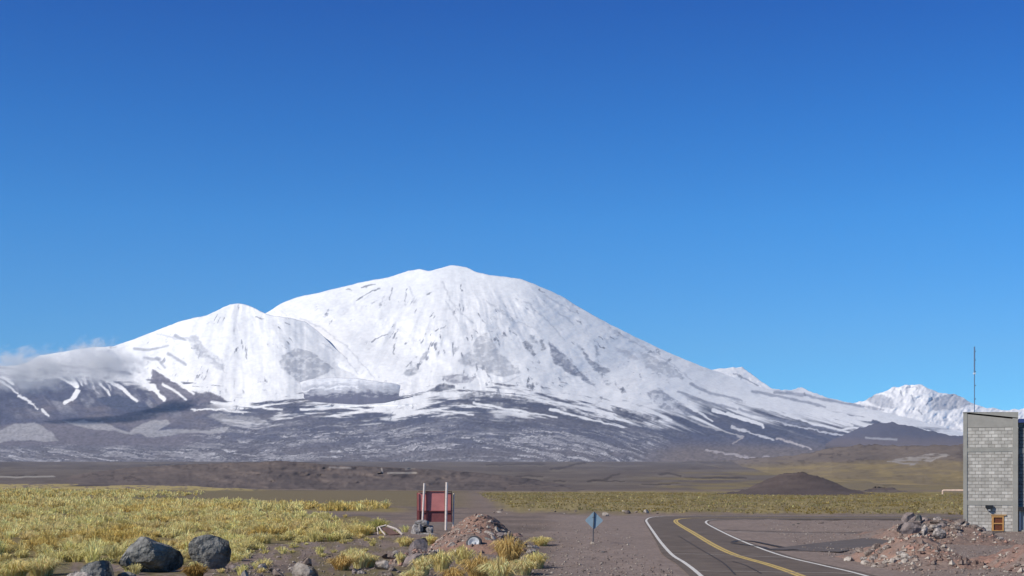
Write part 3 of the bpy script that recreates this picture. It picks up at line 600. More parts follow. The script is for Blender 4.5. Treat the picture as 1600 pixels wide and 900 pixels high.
# ------------------------------------------------------------------ earth mounds
def mound(name, label, ctr, prof_px, Yc, ry, colr, seed, group=None, stones=None, backskew=0, amp=.10):
    # prof_px: skyline of the heap in the photo at distance Yc; turned into real heights across x
    s = Yc / F
    pp = sorted([((p[0] - CX) * s, CH - (p[1] - HY) * s) for p in prof_px])
    xs = np.array([p[0] for p in pp]); zs = np.array([p[1] for p in pp])
    def hf(x, y):
        x = np.asarray(x, float); y = np.asarray(y, float)
        h0 = np.interp(x, xs, zs, left=-.3, right=-.3)
        k = 1 - np.abs(y - Yc) / ry
        r = h0 * np.clip(k, 0, 1) ** .85 + amp * 1.5 * (fbm(x / .6, y / .8, seed, 5, .62) * np.clip(k, 0, 1) ** .4) * ss(0, .4, h0) - .12 * amp * 6 * np.abs(fbm(x / 1.3, y / 1.6, seed + 3, 3)) * ss(.2, .8, h0) - .12 * (1 - ss(0, .25, k)) 
        return np.where(k > 0, r, -.4)
    gx = np.linspace(xs[0] - .2, xs[-1] + .2, 110); gy = np.linspace(Yc - ry, Yc + ry, 90)
    GX, GY = np.meshgrid(gx, gy); Z = hf(GX, GY)
    c = np.broadcast_to(np.array(colr), GX.shape + (3,)).copy()
    c = mixc(c, (colr[0] * .78, colr[1] * .86, colr[2] * .92), ss(-.2, .5, fbm(GX / 1.1, GY / 1.1, seed + 5)))
    c = mixc(c, (.20, .165, .15), .7 * ss(.1, .6, fbm(GX / 1.8, GY / 1.8, seed + 9)))
    me = fastmesh(name, np.stack([GX, GY, Z], -1).reshape(-1, 3), gridfaces(*GX.shape), col=c.reshape(-1, 3), smooth=True)
    o = link(name, me, m_soil); tag(o, label, 'earth mound', group)
    MOUNDS.append(lambda x, y: float(hf(x, y))); MCHIPS.append((hf, xs[0], xs[-1], Yc - ry, Yc + .1 * ry)); return hf
MCHIPS = []
m_soil = mat('loose_soil', attr=True, var=.25, scale=5, rough=.95, spec=.1, bump=.06, bscale=7)

mound('earth_mound', 'reddish brown pile of earth carrying a wheel, right of the red board', 0,
      [(672, 856), (690, 842), (705, 828), (720, 815), (735, 806), (748, 800.5), (760, 802), (772, 809), (785, 819), (797, 831), (808, 843), (820, 857), (832, 866)], 76, 9.5, (.28, .175, .135), 701)
mound('earth_mound', 'reddish earth pile strewn with broken stones between road and block tower', 0,
      [(1322, 889), (1345, 878), (1368, 862), (1385, 848), (1402, 840), (1420, 836), (1445, 838), (1462, 846), (1476, 860), (1488, 876), (1500, 888)], 60, 6.0, (.275, .18, .143), 711)
mound('earth_mound', 'grey brown heap of rubble behind the reddish earth pile', 0,
      [(1370, 842), (1390, 830), (1405, 821), (1430, 818), (1450, 813), (1480, 812), (1500, 815), (1515, 826), (1528, 838)], 84, 8.0, (.22, .155, .13), 721, amp=.14)
mound('earth_mound', 'reddish earth bank cut off by the right edge of the photo below the block tower', 0,
      [(1515, 902), (1540, 888), (1562, 874), (1580, 861), (1600, 848), (1640, 835), (1700, 828), (1760, 840), (1820, 890)], 56, 5.5, (.28, .17, .135), 731, amp=.12)
mound('earth_mound', 'low mauve rubble bank left of the reddish pile under yellow tussocks', 0,
      [(575, 893), (600, 882), (630, 868), (650, 860), (672, 862), (695, 870), (715, 882), (735, 896)], 61, 4.5, (.19, .15, .145), 741, amp=.12)

# ------------------------------------------------------------------ boulders and stones
big_rock('large dark boulder with a pointed pale-edged top, middle of the three in the grass', [(187, 878), (192, 866), (204, 848), (218, 834), (226, 834), (244, 843), (266, 850), (276, 858), (279, 872), (273, 888), (250, 893), (200, 892)], 892, m_basalt, 21, .8, rough=.06)
big_rock('round-topped dark boulder with hollowed face, right of the pointed one', [(295, 862), (294, 846), (304, 836), (322, 832), (342, 834), (357, 842), (361, 856), (357, 874), (345, 888), (318, 884), (300, 872)], 888, m_basalt, 22, .8, rough=.10)
big_rock('squat dark boulder cut by the bottom edge, left of the pointed boulder', [(118, 900), (124, 884), (138, 875), (158, 871), (170, 874), (177, 886), (179, 902), (172, 912), (122, 912)], 912, m_basalt, 23, .8, rough=.07)
big_rock('pale mottled rock leaning on the squat dark boulder', [(96, 904), (103, 892), (118, 886), (134, 887), (148, 894), (152, 904), (146, 914), (100, 914)], 916, m_mott, 24, .7, rough=.08)
big_rock('small dark rock at the foot of the pointed boulder', [(178, 904), (184, 893), (198, 889), (210, 893), (216, 904), (205, 910), (184, 910)], 910, m_basalt, 25, .8, rough=.07)
big_rock('pale blocky rock with dark right side beside the stony patch', [(455, 893), (459, 880), (466, 873), (478, 878), (490, 882), (496, 890), (495, 898), (470, 900), (458, 899)], 899, m_pale, 26, .8, rough=.1, name='rock', cat='rock')
big_rock('brown pointed rock behind the pale blocky one', [(470, 880), (474, 870), (480, 864), (486, 868), (487, 878), (480, 884)], 886, m_brown, 27, .8, name='rock', cat='rock')
big_rock('round pale stone in the middle of the stony patch', [(401, 882), (406, 875), (413, 874), (418, 879), (417, 886), (410, 889), (403, 887)], 890, m_pale, 28, .9, name='rock', cat='rock')
big_rock('flat grey slab beside the hollow-faced boulder', [(353, 888), (358, 880), (372, 879), (382, 884), (380, 892), (360, 893)], 893, m_mauve, 29, .9, name='rock', cat='rock')
big_rock('pale upright stone at the front of the stony patch', [(376, 900), (378, 890), (383, 886), (387, 892), (388, 902), (382, 906)], 906, m_pale, 30, .9, name='rock', cat='rock')
big_rock('long pale slanting stone at the right of the stony patch', [(417, 884), (424, 882), (444, 895), (450, 902), (444, 904), (426, 893)], 905, m_brown, 31, .9, name='rock', cat='rock')
big_rock('large mauve slab standing upright left of the reddish pile', [(636, 862), (640, 848), (650, 838), (664, 836), (668, 842), (668, 860), (660, 866), (642, 867)], 868, m_mauve, 32, .6, name='rock', cat='rock')
big_rock('low mauve slab in front of the upright slab', [(628, 882), (634, 868), (650, 862), (668, 862), (678, 868), (672, 880), (650, 886)], 886, m_mauve, 33, .7, name='rock', cat='rock')
big_rock('pale square block under the flat ledge stone', [(585, 884), (587, 875), (596, 872), (606, 874), (607, 885), (598, 890), (588, 889)], 891, m_pale, 34, .8, name='rock', cat='rock')
big_rock('flat brown ledge stone lying over the pale square block', [(596, 870), (602, 865), (620, 865), (632, 867), (630, 872), (610, 874), (599, 873)], 880, m_brown, 35, 1.0, name='rock', cat='rock', Yfix=60)
big_rock('small white stone on top of the rubble bank', [(611, 866), (615, 861), (620, 859), (622, 864), (618, 868)], 876, m_pale, 36, .8, name='rock', cat='rock', sub=3, Yfix=60.5)
big_rock('large pale boulder with white right edge topping the rubble heap', [(1409, 812), (1412, 804), (1419, 800.5), (1427, 801), (1431, 806), (1430, 813), (1420, 816), (1411, 815)], 842, m_mauve, 37, .8, Yfix=82.5)
big_rock('dark rock behind the pale boulder topping the rubble heap', [(1427, 813), (1429, 805), (1436, 803), (1441, 808), (1441, 814)], 842, m_basalt, 38, .8, name='rock', cat='rock', Yfix=83.5)
big_rock('grey slab with a bleached top below the pale boulder', [(1399, 830), (1403, 821), (1415, 816), (1440, 816), (1441, 826), (1436, 833), (1410, 834)], 853, m_mauve, 39, .6, Yfix=79.5)
big_rock('narrow upright stone in the middle of the rubble heap', [(1440, 830), (1441, 819), (1447, 817), (1450, 824), (1449, 838), (1443, 842)], 855, m_mott, 40, .8, name='rock', cat='rock', Yfix=78.5)
big_rock('rounded mottled boulder with a dark shaded side at the right of the rubble heap', [(1457, 834), (1460, 826), (1468, 824), (1477, 829), (1479, 838), (1474, 845), (1462, 845)], 856, m_mott, 41, .8, Yfix=78)
big_rock('long flat stone lying along the top of the rubble heap', [(1455, 816), (1462, 812), (1480, 813), (1484, 816), (1474, 819), (1458, 819)], 846, m_brown, 42, .9, name='rock', cat='rock', Yfix=82)
big_rock('second flat stone under the long one on the rubble heap', [(1449, 824), (1454, 820), (1470, 820), (1474, 823), (1466, 826), (1452, 827)], 849, m_pale, 43, .9, name='rock', cat='rock', Yfix=80.5)
big_rock('pale rock with a black shadow beyond the blue diamond sign', [(939, 804), (941, 799.5), (946, 798.5), (951, 801), (952, 806)], 806, m_pale, 44, .9, name='rock', cat='rock', sub=3)
big_rock('low pale rock at the far edge of the gravel, between sign and road bend', [(974, 801), (977, 797), (983, 796), (986, 800), (985, 803)], 803, m_brown, 45, .9, name='rock', cat='rock', sub=3)
big_rock('whitish rock at the verge just before the road bend', [(1004, 801), (1007, 795), (1012, 795), (1015, 800), (1012, 802)], 802.5, m_pale, 46, .9, name='rock', cat='rock', sub=3)
big_rock('small block of pale concrete at the foot of the diamond sign post', [(922, 850), (922.5, 846.5), (927, 845.5), (929, 848), (928.5, 851)], 851, m_pale, 47, .9, name='rock', cat='rock', sub=3)
big_rock('small dark stone on the gravel right of the diamond sign post', [(937, 860), (940, 857), (946, 857), (947, 860), (942, 861)], 861, m_basalt, 48, .9, name='rock', cat='rock', sub=3)
big_rock('pale stone in the earth at the left end of the block tower', [(1517, 826), (1520, 821), (1526, 822), (1528, 827)], 828, m_pale, 49, .9, name='rock', cat='rock', sub=3)

STONE_MESHES = {}
def stone(x, y, size, kind, label, group, flat=.7, dz=0):
    mm = {'pale': m_pale, 'brown': m_brown, 'mauve': m_mauve, 'red': m_red, 'mott': m_mott, 'dark': m_basalt}[kind]
    k = (kind, rnd.randrange(4))
    if k not in STONE_MESHES:
        me = rock_mesh(900 + k[1] * 7 + len(STONE_MESHES), (.5, .42, .36), 12, .06, sub=2); me.materials.append(mm); STONE_MESHES[k] = me
    o = bpy.data.objects.new('stone', STONE_MESHES[k]); COL.objects.link(o)
    o.scale = (size * rnd.uniform(.8, 1.3), size * rnd.uniform(.8, 1.2), size * flat * rnd.uniform(.8, 1.3)); o.rotation_euler = (rnd.uniform(-.4, .4), rnd.uniform(-.4, .4), rnd.uniform(0, 6.3))
    o.location = (x, y, surf(x, y) + size * .08 + dz)
    cn = {'pale': 'pale', 'brown': 'brown', 'mauve': 'mauve grey', 'red': 'reddish', 'mott': 'mottled', 'dark': 'dark'}[kind]
    sz = 'large' if size > .36 else 'small' if size < .17 else 'middling'
    tag(o, sz + ' ' + cn + ' ' + label, 'stone', sz + ' ' + cn + ' ' + group); return o
def scatter(n, poly_px, sizes, kinds, label, group, flat=.7):
    k = 0
    xs = [p[0] for p in poly_px]; ys = [p[1] for p in poly_px]
    while k < n:
        a = rnd.uniform(min(xs), max(xs)); b = rnd.uniform(min(ys), max(ys))
        if not inpoly(np.array([a]), np.array([b]), poly_px)[0]: continue
        x, y = world(a, b); stone(x, y, rnd.uniform(*sizes) * rnd.choice([.6, 1, 1]), rnd.choice(kinds), label, group, flat); k += 1
def scatter_on(n, xr, yr, sizes, kinds, label, group):
    for _ in range(n):
        x = rnd.uniform(*xr); y = rnd.uniform(*yr); stone(x, y, rnd.uniform(*sizes), rnd.choice(kinds), label, group)
s60 = 60 / F
scatter_on(46, ((1335 - CX) * s60, (1400 - CX) * s60), (56, 62.5), (.18, .55), ['pale', 'brown', 'brown', 'mott'], 'stone on the left flank of the reddish pile beside the road', 'stones on the left flank of the reddish pile')
scatter_on(20, ((1375 - CX) * s60, (1490 - CX) * s60), (54.5, 60), (.08, .26), ['pale', 'brown', 'red'], 'stone on the front of the reddish pile beside the road', 'stones on the front of the reddish pile')
s84 = 84 / F
scatter_on(30, ((1392 - CX) * s84, (1515 - CX) * s84), (77.5, 84), (.3, .85), ['brown', 'mauve', 'mott', 'brown'], 'stone on the rubble heap behind the reddish pile', 'stones of the rubble heap')
s56 = 56 / F
scatter_on(30, ((1525 - CX) * s56, (1612 - CX) * s56), (51.5, 56.5), (.1, .34), ['brown', 'red', 'pale'], 'stone on the reddish bank at the right edge of the photo', 'stones on the bank at the right edge')
s76 = 76 / F
scatter_on(22, ((775 - CX) * s76, (836 - CX) * s76), (68, 76), (.2, .6), ['red', 'brown', 'mott', 'mauve'], 'stone on the right flank of the mound with the wheel', 'stones on the right flank of the mound')
scatter_on(14, ((672 - CX) * s76, (775 - CX) * s76), (66.5, 74), (.08, .24), ['pale', 'brown', 'red'], 'stone on the front of the mound with the wheel', 'stones on the front of the mound')
scatter(34, [(352, 872), (420, 866), (480, 868), (500, 880), (500, 905), (360, 905)], (.16, .42), ['mauve', 'brown', 'brown', 'mott'], 'stone in the stony patch beside the hollow-faced boulder', 'stones of the stony patch')
scatter(28, [(560, 880), (640, 862), (700, 864), (700, 900), (550, 903)], (.14, .38), ['mauve', 'brown', 'mauve', 'mott'], 'stone on the low mauve rubble bank left of the mound', 'stones on the low rubble bank')
scatter(16, [(860, 838), (930, 846), (1000, 862), (990, 895), (860, 900), (845, 865)], (.06, .2), ['brown', 'pale', 'dark'], 'stone on the gravel below the diamond sign', 'stones on the gravel below the diamond sign')
scatter(20, [(760, 796), (1060, 796), (1055, 803.5), (880, 803), (760, 806)], (.25, .6), ['brown', 'pale', 'brown'], 'stone along the far edge of the gravel by the grass belt', 'stones along the far edge of the gravel')
scatter(14, [(1480, 822), (1510, 830), (1590, 834), (1600, 850), (1490, 862)], (.1, .26), ['brown', 'pale'], 'stone on the bare earth in front of the block tower', 'stones on the bare earth before the tower')
scatter(8, [(1190, 817), (1330, 817), (1380, 824), (1200, 826)], (.18, .4), ['brown', 'dark'], 'stone on the dirt inside the road bend', 'stones inside the road bend')
scatter(6, [(460, 808), (640, 815), (560, 862), (450, 868)], (.12, .3), ['brown', 'pale'], 'stone on the bare dirt between tussocks left of the board', 'stones on the bare dirt left of the board')

# ------------------------------------------------------------------ tussock grass
def tussock_arrays(x, y, z, R, H, n, wd, rng, base, lean=.9):
    # blades rise from a tight root and arch outwards, so the clump reads as a shaggy dome
    a = rng.uniform(0, 2 * np.pi, n); u = rng.uniform(0, 1, n) ** .6; r0 = R * .38 * u
    out = u * lean * rng.uniform(.7, 1.2, n); ln = H * rng.uniform(.7, 1.15, n) * (1.05 - .22 * u)
    a2 = a + rng.normal(0, .25, n); dx = np.cos(a2); dy = np.sin(a2)
    b = np.stack([x + r0 * np.cos(a), y + r0 * np.sin(a), np.full(n, z - .05)], 1)
    def at(h, v): return b + np.stack([dx * out * R * h, dy * out * R * h, ln * v], 1)
    m1 = at(.22, .55); m2 = at(.62, .88); t = b + np.stack([dx * out * R * 1.15, dy * out * R * 1.15, ln * (1.06 - .52 * np.clip(out, 0, 1.1))], 1)
    ph = a2 + np.pi / 2 + rng.normal(0, .5, n); s_ = np.stack([np.cos(ph) * wd, np.sin(ph) * wd, 0 * ph], 1)
    V = np.stack([b - s_, b + s_, m1 + s_, m1 - s_, m2 + s_ * .8, m2 - s_ * .8, t], 1).reshape(-1, 3)
    c = np.array(base)[None] * rng.uniform(.78, 1.22, n)[:, None]; return V, np.repeat(c, 7, 0)
def grass_mesh(name, items):
    Vs, Cs = [], []
    for it in items:
        V, c = tussock_arrays(*it); Vs.append(V); Cs.append(c)
    V = np.concatenate(Vs); C_ = np.concatenate(Cs); n = len(V) // 7; i = np.arange(n) * 7
    Q = np.concatenate([np.stack([i, i + 1, i + 2, i + 3], 1), np.stack([i + 3, i + 2, i + 4, i + 5], 1)]); T = np.stack([i + 5, i + 4, i + 6], 1)
    return fastmesh(name, V, Q, T, col=np.clip(C_, 0, .8))
def grassmat():
    m = bpy.data.materials.new('dry_tussock_grass'); m.use_nodes = True; N = m.node_tree.nodes; L = m.node_tree.links
    b = N['Principled BSDF']; b.inputs['Roughness'].default_value = .8; b.inputs['Specular IOR Level'].default_value = .15
    a = N.new('ShaderNodeVertexColor'); a.layer_name = 'Col'; L.new(a.outputs[0], b.inputs['Base Color'])
    t = N.new('ShaderNodeBsdfTranslucent'); L.new(a.outputs[0], t.inputs[0]); mx = N.new('ShaderNodeMixShader'); mx.inputs[0].default_value = .3
    L.new(b.outputs[0], mx.inputs[1]); L.new(t.outputs[0], mx.inputs[2]); L.new(mx.outputs[0], N['Material Output'].inputs[0]); return m
m_grass = grassmat()
STRAW = (.86, .69, .34); YG = (.80, .655, .29); GOLD = (.66, .48, .19)
def gcol(): 
    k = RNG.uniform(0, 1); a = np.array(STRAW) * (1 - k) + np.array(YG) * k; return tuple(a * RNG.uniform(.8, 1.12))
def field(poly, dens, size, blades, wd, ymin, ymax, xpx=(-330, 1750), warp=True, lowcol=None):
    X0 = (xpx[0] - CX) / F * ymax; X1 = (xpx[1] - CX) / F * ymax
    n = int((X1 - X0) * (ymax - ymin) * dens); X = RNG.uniform(X0, X1, n); Y = RNG.uniform(ymin, ymax, n)
    px = CX + F * X / Y; py = HY + F * CH / Y
    m = inpoly(px + 10 * fbm(px / 24, py / 8, 531), py + 1.5 * fbm(px / 24, py / 6, 533), poly) & (fbm(X / 2.6, Y / 4, 811, 3) > -.28) & (px > xpx[0])
    m &= np.abs(road_dist(X, Y)) > 4.6
    it = []
    zz = ground_z(X[m], Y[m]); hn = np.clip(fbm(X[m] / 5, Y[m] / 9, 821, 3) * 2.2, -1, 1); tn = vn(X[m] / 4, Y[m] / 6, 823); k_i = 0
    for x, y, z in zip(X[m], Y[m], zz):
        s = RNG.uniform(*size) * (.85 + .35 * float(tn[k_i])); c = lowcol if lowcol is not None and RNG.uniform() < .97 else gcol()
        q = float(hn[k_i]); c = (c[0] * (1 - .16 * q), c[1] * (1 - .20 * q), c[2] * (1 - .42 * q)) if q > 0 else (c[0] * (1 + .10 * q), c[1] * (1 + .02 * q), c[2] * (1 + .08 * q)); k_i += 1
        it.append((x, y, z - .03, s, s * RNG.uniform(.95, 1.45), blades, wd, RNG, c))
    return it
items = field(FIELD, 1.0, (.26, .60), 110, .016, 58, 80, (-160, 620))
items += field(FIELD, .95, (.26, .60), 56, .021, 80, 108, (-160, 620))
items += field(FIELD, .72, (.28, .62), 30, .030, 108, 190, (-160, 620))
items += field([(-160, 783), (100, 782.5), (400, 788), (640, 794), (655, 800), (560, 801), (400, 797), (-160, 790)], .55, (.45, .9), 16, .05, 150, 240, (-160, 660))
items += field([(-160, 765), (200, 768), (330, 773), (470, 783), (300, 783), (-160, 781)], .12, (.5, 1.0), 10, .08, 230, 520, (-160, 500))
items += field([(330, 846), (470, 838), (640, 826), (650, 850), (560, 872), (520, 900), (300, 905), (100, 900), (330, 870)], .34, (.14, .42), 60, .016, 52, 110, (-160, 660))
tag(link('grass', grass_mesh('grass', items), m_grass), 'dense field of straw yellow tussock grass filling the lower left', 'grass', kind='stuff')
DULL = (.38, .305, .15)
items = field([(748, 770), (1500, 771), (1760, 771), (1760, 804), (1500, 804), (1300, 803), (1060, 801), (900, 797), (800, 792), (770, 782)], .6, (.15, .30), 7, .04, 143, 400, (740, 1760), lowcol=DULL)
tag(link('grass', grass_mesh('grass', items), m_grass), 'thin belt of olive yellow grass on the plain beyond the road', 'grass', kind='stuff')

def tussock(px_, py_, wpx, hpx, label, col, group=None, n=260, seed=0, lean=.75, zoff=0.0):
    # base point on the ground, width and height in real metres at that distance
    x, y = world(px_, py_, zoff); s = y / F; z = surf(x, y)
    r = np.random.default_rng(seed + int(px_)); R = wpx * s * .58; H = hpx * s * 1.0
    items = [(0, 0, 0, R, H, n, .016, r, col, lean)]
    o = link('grass_tussock', grass_mesh('grass_tussock', items), m_grass, loc=(x, y, z - .02)); tag(o, label, 'grass tussock', group); return o
for a in ((845, 851, 36, 17, 'lone domed yellow green tussock on the gravel behind the mound', YG, 320, 1.0),
          (838, 886, 40, 30, 'yellow green tussock at the right foot of the mound', YG, 300, .8),
          (795, 884, 55, 52, 'tall straw coloured tussock with spiky tips before the mound', GOLD, 460, .8),
          (748, 905, 60, 42, 'broad golden tussock at the bottom edge under the wheel', GOLD, 460, .8),
          (782, 912, 60, 44, 'golden tussock at the bottom edge in front of the tall spiky one', STRAW, 420, .8),
          (722, 880, 40, 30, 'round green tussock just below the wheel on the mound', YG, 300, .9),
          (818, 898, 44, 30, 'small yellow tussock right of the golden ones at the bottom edge', STRAW, 300, .8),
          (690, 892, 44, 36, 'pale yellow tussock left of the round green one', YG, 320, .85),
          (660, 898, 36, 34, 'bright yellow tussock before the low mauve slab', STRAW, 320, .8),
          (708, 908, 46, 28, 'low tussock on the bottom edge between two taller yellow ones', GOLD, 320, .8),
          (645, 910, 40, 26, 'straw tussock on the bottom edge below the rubble bank', STRAW, 300, .8),
          (534, 890, 44, 26, 'spreading golden tussock at the left end of the clump on bare dirt', GOLD, 360, .8),
          (562, 886, 36, 32, 'tallest tussock of the clump on bare dirt left of the slabs', STRAW, 360, .8),
          (576, 884, 34, 24, 'greenish tussock at the right end of the clump on bare dirt', YG, 300, .8),
          (548, 875, 30, 24, 'small tussock behind the clump on bare dirt', STRAW, 260, .8),
          (632, 852, 30, 18, 'yellow green tussock beside the pale timbers', YG, 280, .85),
          (672, 850, 26, 18, 'small green tussock behind the upright mauve slab', YG, 240, .85),
          (305, 903, 44, 26, 'rusty gold tussock between the two big dark boulders at the bottom', (.36, .23, .07), 420, .8),
          (626, 884, 18, 22, 'thin pale tussock between slab and rubble', STRAW, 160, .8),
          (20, 903, 70, 34, 'bushy green yellow tussock in the bottom left corner', YG, 460, .85),
          (64, 898, 66, 34, 'straw tussock beside the one in the bottom left corner', STRAW, 460, .85),
          (590, 830, 42, 22, 'bushy bright tussock at the right tip of the grass field', (.46, .43, .14), 360, .85),
          (556, 836, 40, 20, 'tussock next to the bushy one at the right tip of the grass field', YG, 320, .85),
          ):
    tussock(a[0], a[1], a[2], a[3], a[4], a[5], 'separate grass tussocks', a[6], 5, a[7])

# gravel strewn over the foreground as one mass of tiny chips
def chips(n, poly, smin, smax, seed):
    r = np.random.default_rng(seed); xs = [p[0] for p in poly]; ys = [p[1] for p in poly]
    px = r.uniform(min(xs), max(xs), n * 3); py = HY + (max(ys) - HY) * (r.uniform(((min(ys) - HY) / (max(ys) - HY)) , 1, n * 3))
    m = inpoly(px, py, poly); px = px[m][:n]; py = py[m][:n]; Y = CH * F / (py - HY); X = (px - CX) / F * Y
    k = np.abs(road_dist(X, Y)) > 4.2; X = X[k]; Y = Y[k]; n = len(X); z = ground_z(X, Y)
    s = r.uniform(smin, smax, n) * r.uniform(.4, 1, n)
    oct_ = np.array([(1, 0, 0), (0, 1, 0), (-1, 0, 0), (0, -1, 0), (.2, .1, .8), (0, 0, -.3)])
    V = oct_[None] * s[:, None, None] * r.uniform(.6, 1.4, (n, 6, 1)) + np.stack([X, Y, z], 1)[:, None]
    f = np.array([(0, 1, 4), (1, 2, 4), (2, 3, 4), (3, 0, 4)]); T = (np.arange(n)[:, None, None] * 6 + f[None]).reshape(-1, 3)
    pal = np.array([(.24, .20, .175), (.18, .145, .13), (.32, .28, .24), (.12, .098, .09), (.21, .155, .13)])
    c = np.repeat(pal[r.integers(0, 5, n)], 6, 0) * r.uniform(.8, 1.2, (n * 6, 1))
    return V.reshape(-1, 3), T, c
def moundchips(n, smin, smax, seed):
    r = np.random.default_rng(seed); Vs = []
    for hf, xa, xb, ya, yb in MCHIPS:
        X = r.uniform(xa, xb, n); Y = r.uniform(ya, yb, n); z = hf(X, Y); k = (z > .03) & (fbm(X / 1.2, Y / 1.2, seed + 3) > -.25); X, Y, z = X[k], Y[k], z[k]
        Vs.append(np.stack([X, Y, z], 1))
    P = np.concatenate(Vs); n = len(P); s_ = smin + (smax - smin) * r.uniform(0, 1, n) ** 3
    o6 = np.array([(1, 0, 0), (0, 1, 0), (-1, 0, 0), (0, -1, 0), (.2, .1, .8), (0, 0, -.3)])
    V = o6[None] * s_[:, None, None] * r.uniform(.5, 1.5, (n, 6, 1)) + P[:, None]
    f = np.array([(0, 1, 4), (1, 2, 4), (2, 3, 4), (3, 0, 4)]); T = (np.arange(n)[:, None, None] * 6 + f[None]).reshape(-1, 3)
    pal = np.array([(.30, .25, .215), (.20, .155, .135), (.40, .35, .30), (.15, .105, .09), (.32, .19, .15)])
    return V.reshape(-1, 3), T, np.repeat(pal[r.integers(0, 5, n)], 6, 0) * r.uniform(.8, 1.2, (n * 6, 1))
V3, T3, c3_ = moundchips(900, .03, .17, 9)
tag(link('rubble', fastmesh('rubble', V3, None, T3, col=c3_), mat('rubble_chips', attr=True, rough=.95, spec=.1)), 'broken rubble chips strewn over the earth mounds', 'rubble', kind='stuff')
V, T, c = chips(4200, [(340, 850), (600, 835), (860, 812), (1010, 830), (1060, 905), (330, 905)], .02, .085, 5)
V2, T2, c2 = chips(4200, [(1180, 815), (1500, 812), (1610, 836), (1610, 905), (1420, 905), (1280, 870)], .02, .085, 6)
tag(link('gravel', fastmesh('gravel', np.concatenate([V, V2]), None, np.concatenate([T, T2 + len(V)]), col=np.concatenate([c, c2])), mat('gravel_chips', attr=True, rough=.95, spec=.1)), 'loose gravel chips strewn over the bare ground', 'gravel', kind='stuff')

# ------------------------------------------------------------------ small builders
def box(bm, x0, x1, y0, y1, z0, z1, bev=0):
    v = [bm.verts.new(p) for p in ((x0, y0, z0), (x1, y0, z0), (x1, y1, z0), (x0, y1, z0), (x0, y0, z1), (x1, y0, z1), (x1, y1, z1), (x0, y1, z1))]
    for f in ((3, 2, 1, 0), (4, 5, 6, 7), (0, 1, 5, 4), (1, 2, 6, 5), (2, 3, 7, 6), (3, 0, 4, 7)): bm.faces.new([v[i] for i in f])
def bobj(name, boxes, m, parent=None, loc=None, bevel=0):
    bm = bmesh.new()
    for b in boxes: box(bm, *b)
    if bevel: bmesh.ops.bevel(bm, geom=bm.edges[:], offset=bevel, segments=1, affect='EDGES')
    me = bpy.data.meshes.new(name); bm.to_mesh(me); bm.free(); return link(name, me, m, parent, loc)
def tube(name, pts, r, m, parent=None, seg=10, loc=None):
    bm = bmesh.new(); rings = []
    for i, p in enumerate(pts):
        p = Vector(p); d = (Vector(pts[min(i + 1, len(pts) - 1)]) - Vector(pts[max(i - 1, 0)])).normalized()
        q = d.to_track_quat('Z', 'Y'); rr = r[i] if isinstance(r, (list, tuple)) else r
        rings.append([bm.verts.new(p + q @ Vector((rr * math.cos(k * 2 * math.pi / seg), rr * math.sin(k * 2 * math.pi / seg), 0))) for k in range(seg)])
    for a, b in zip(rings, rings[1:]):
        for k in range(seg): bm.faces.new([a[k], a[(k + 1) % seg], b[(k + 1) % seg], b[k]])
    bm.faces.new(rings[0][::-1]); bm.faces.new(rings[-1])
    me = bpy.data.meshes.new(name); bm.to_mesh(me); bm.free(); return link(name, me, m, parent, loc)
def empty(name, label, cat, loc, rz=0, group=None):
    o = bpy.data.objects.new(name, None); COL.objects.link(o); o.location = loc; o.rotation_euler = (0, 0, rz); return tag(o, label, cat, group)

# ------------------------------------------------------------------ red board on white posts
m_redp = mat('faded_red_sheet', (.50, .185, .175), var=.18, scale=1.5, rough=.6)
m_redd = mat('dark_red_sheet', (.20, .065, .068), var=.2, scale=1.5, rough=.7)
m_redf = mat('red_angle_iron', (.22, .06, .06), rough=.6)
m_post = mat('whitewashed_post', (.66, .58, .54), var=.2, scale=6, rough=.8)
Yb = 100.0; sb = Yb / F
def bx(p): return (p - 679) * sb
def bz(p): return CH - (p - HY) * sb
X0 = (679 - CX) * sb; g0 = gz(X0, Yb)
bd = empty('billboard', 'weathered red sheet metal board seen from behind on two white posts', 'billboard', (X0, Yb, g0))
z_ = lambda p: bz(p) - g0
xs_ = [651.5, 666, 695, 706.5]
for i in range(3):
    bobj('sheet_panel', [(bx(xs_[i]) + .02, bx(xs_[i + 1]) - .02, .10 + .05 * (i != 1), .14 + .05 * (i != 1), z_(798.4), z_(768 if i == 1 else 770))], m_redp, bd)
    o = bobj('sheet_panel', [(bx(xs_[i]) + .02, bx(xs_[i + 1]) - .02, .13 + .05 * (i != 1), .17 + .05 * (i != 1), z_(815.5 if i else 812), z_(798.8))], m_redd, bd); o['label'] = 'darker lower sheet'
bobj('frame', [(bx(651), bx(707.5), .03, .09, z_(798.9), z_(797.9)), (bx(653), bx(706), .03, .09, z_(768.4), z_(767.4)), 
               (bx(665.7), bx(666.7), .025, .088, z_(816), z_(768.5)), (bx(705), bx(706), .025, .088, z_(816), z_(768.6)), (bx(651.2), bx(652.4), .025, .088, z_(814), z_(769.6))], m_redf, bd)
tube('post', [(bx(659.5), -.1, 0 - .2), (bx(663.3), -.1, z_(755))], .072, m_post, bd, 12)
tube('post', [(bx(696.5), -.1, -.6), (bx(698.3), -.1, z_(753.5))], .085, m_post, bd, 12)
tube('post', [(bx(707.5), .35, -.2), (bx(709), .30, z_(771))], .05, m_post, bd, 10)

